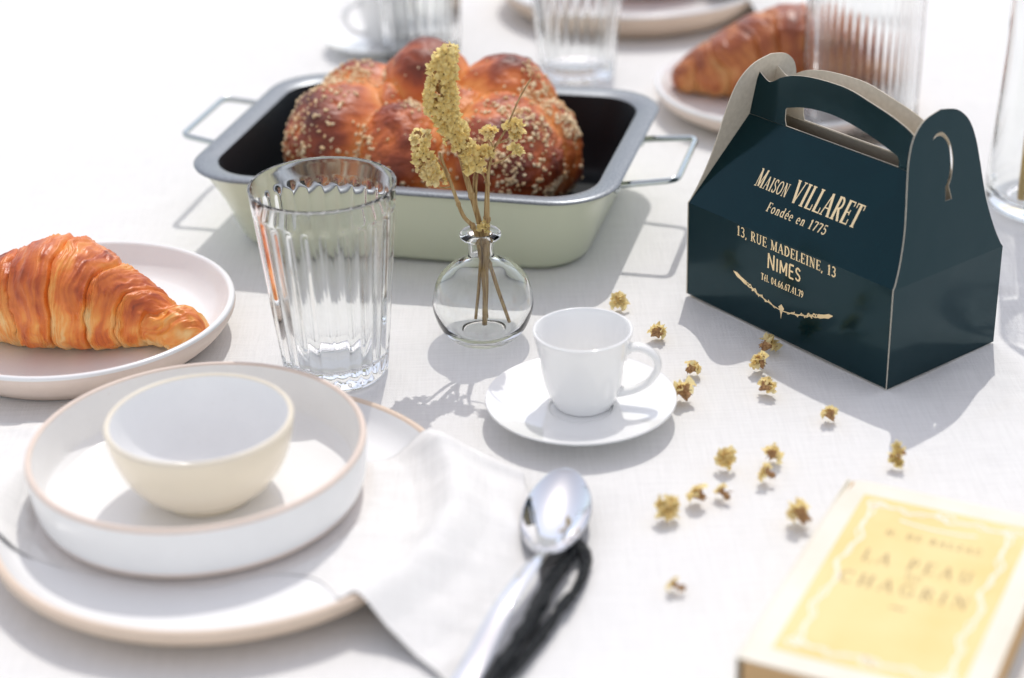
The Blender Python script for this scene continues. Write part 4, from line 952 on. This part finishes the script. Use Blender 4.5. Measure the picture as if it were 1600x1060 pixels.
pg = MB(); pg.box((BWd/2+.0005, BLn/2, BT/2-.0001), (BWd-.0035, BLn-.003, BT-.0022)); pg.build('pages', PAGES, BK, smooth=False)
sp = MB(); sp.box((-.00055, BLn/2, BT/2+.0001), (.0008, BLn, BT-.0002)); sp.build('spine', PAPER, BK, smooth=False)
def bk(off): return lambda a, b, dz=0: Vector((a, b, float(bow(np.array(a), np.array(b)))+.0007+off+dz))
gx, gy = np.meshgrid(np.linspace(.0125, BWd-.0125, 20), np.linspace(.0135, BLn-.0135, 30), indexing='ij')
f3 = bk(.00006)
o = mesh('yellow_panel', [f3(float(a), float(b)) for a, b in zip(gx.ravel(), gy.ravel())], grid(None, 20, 30), YELLOW, BK)
f4 = bk(.00014)
mbF = MB()
def wav(P0, P1, nrm, amp, k):
    out = []
    for q in np.linspace(0, 1, 60):
        w_ = amp*math.sin(q*math.pi*2*k)*math.sin(math.pi*q)**.3+amp*.5*math.sin(q*math.pi*2*k*2.3)
        out.append((P0[0]+(P1[0]-P0[0])*q+nrm[0]*w_, P0[1]+(P1[1]-P0[1])*q+nrm[1]*w_))
    return out
x0_, x1_, y0_, y1_ = .021, BWd-.021, .022, BLn-.022
for A1, B1, nr in (((x0_, y0_), (x0_, y1_), (1, 0)), ((x1_, y0_), (x1_, y1_), (1, 0)), ((x0_, y0_), (x1_, y0_), (0, 1)), ((x0_, y1_), (x1_, y1_), (0, 1))):
    stroke(mbF, wav(A1, B1, nr, .0022, 3), .0013, f4); stroke(mbF, wav(A1, B1, nr, -.0016, 4), .0008, f4)
for cx, cy_ in ((x0_, y0_), (x1_, y0_), (x0_, y1_), (x1_, y1_), (BWd/2, y1_+.002), (BWd/2, y0_-.001)):
    stroke(mbF, [(cx+.006*math.cos(q)*(1-q/9), cy_+.0045*math.sin(q)*(1-q/9)) for q in np.linspace(0, 7, 26)], .0014, f4)
stroke(mbF, [(BWd/2+.022*math.sin(q), y1_-.008-.004*math.cos(q)) for q in np.linspace(-1.2, 1.2, 20)], .0016, f4)
mbF.build('frame_ornament', WHITEINK, BK, smooth=False)
text('lettering', sized('H. DE BALZAC'), .034, .086, .1325, .0055, f4, INK, BK, .9, track=.25)
text('lettering', sized('LA PEAU'), .029, .089, .1045, .0110, f4, INK, BK, .8, track=.32)
text('lettering', sized('DE'), .0545, .0640, .0965, .0042, f4, INK, BK, .9, track=.2)
text('lettering', sized('CHAGRIN'), .0235, .0925, .0815, .0110, f4, INK, BK, .8, track=.25)
mbk = MB()
stroke(mbk, [(.055, .069), (.0575, .0705), (.060, .069), (.0625, .0705)], .0012, f4)
mbk.build('ink_ornament', INK, BK, smooth=False)

# refractive caustics through the glasses
for g in gl:
    try: g.cycles.is_caustics_caster = True
    except Exception: pass
for o in [tc_]:
    try: o.cycles.is_caustics_receiver = True
    except Exception: pass
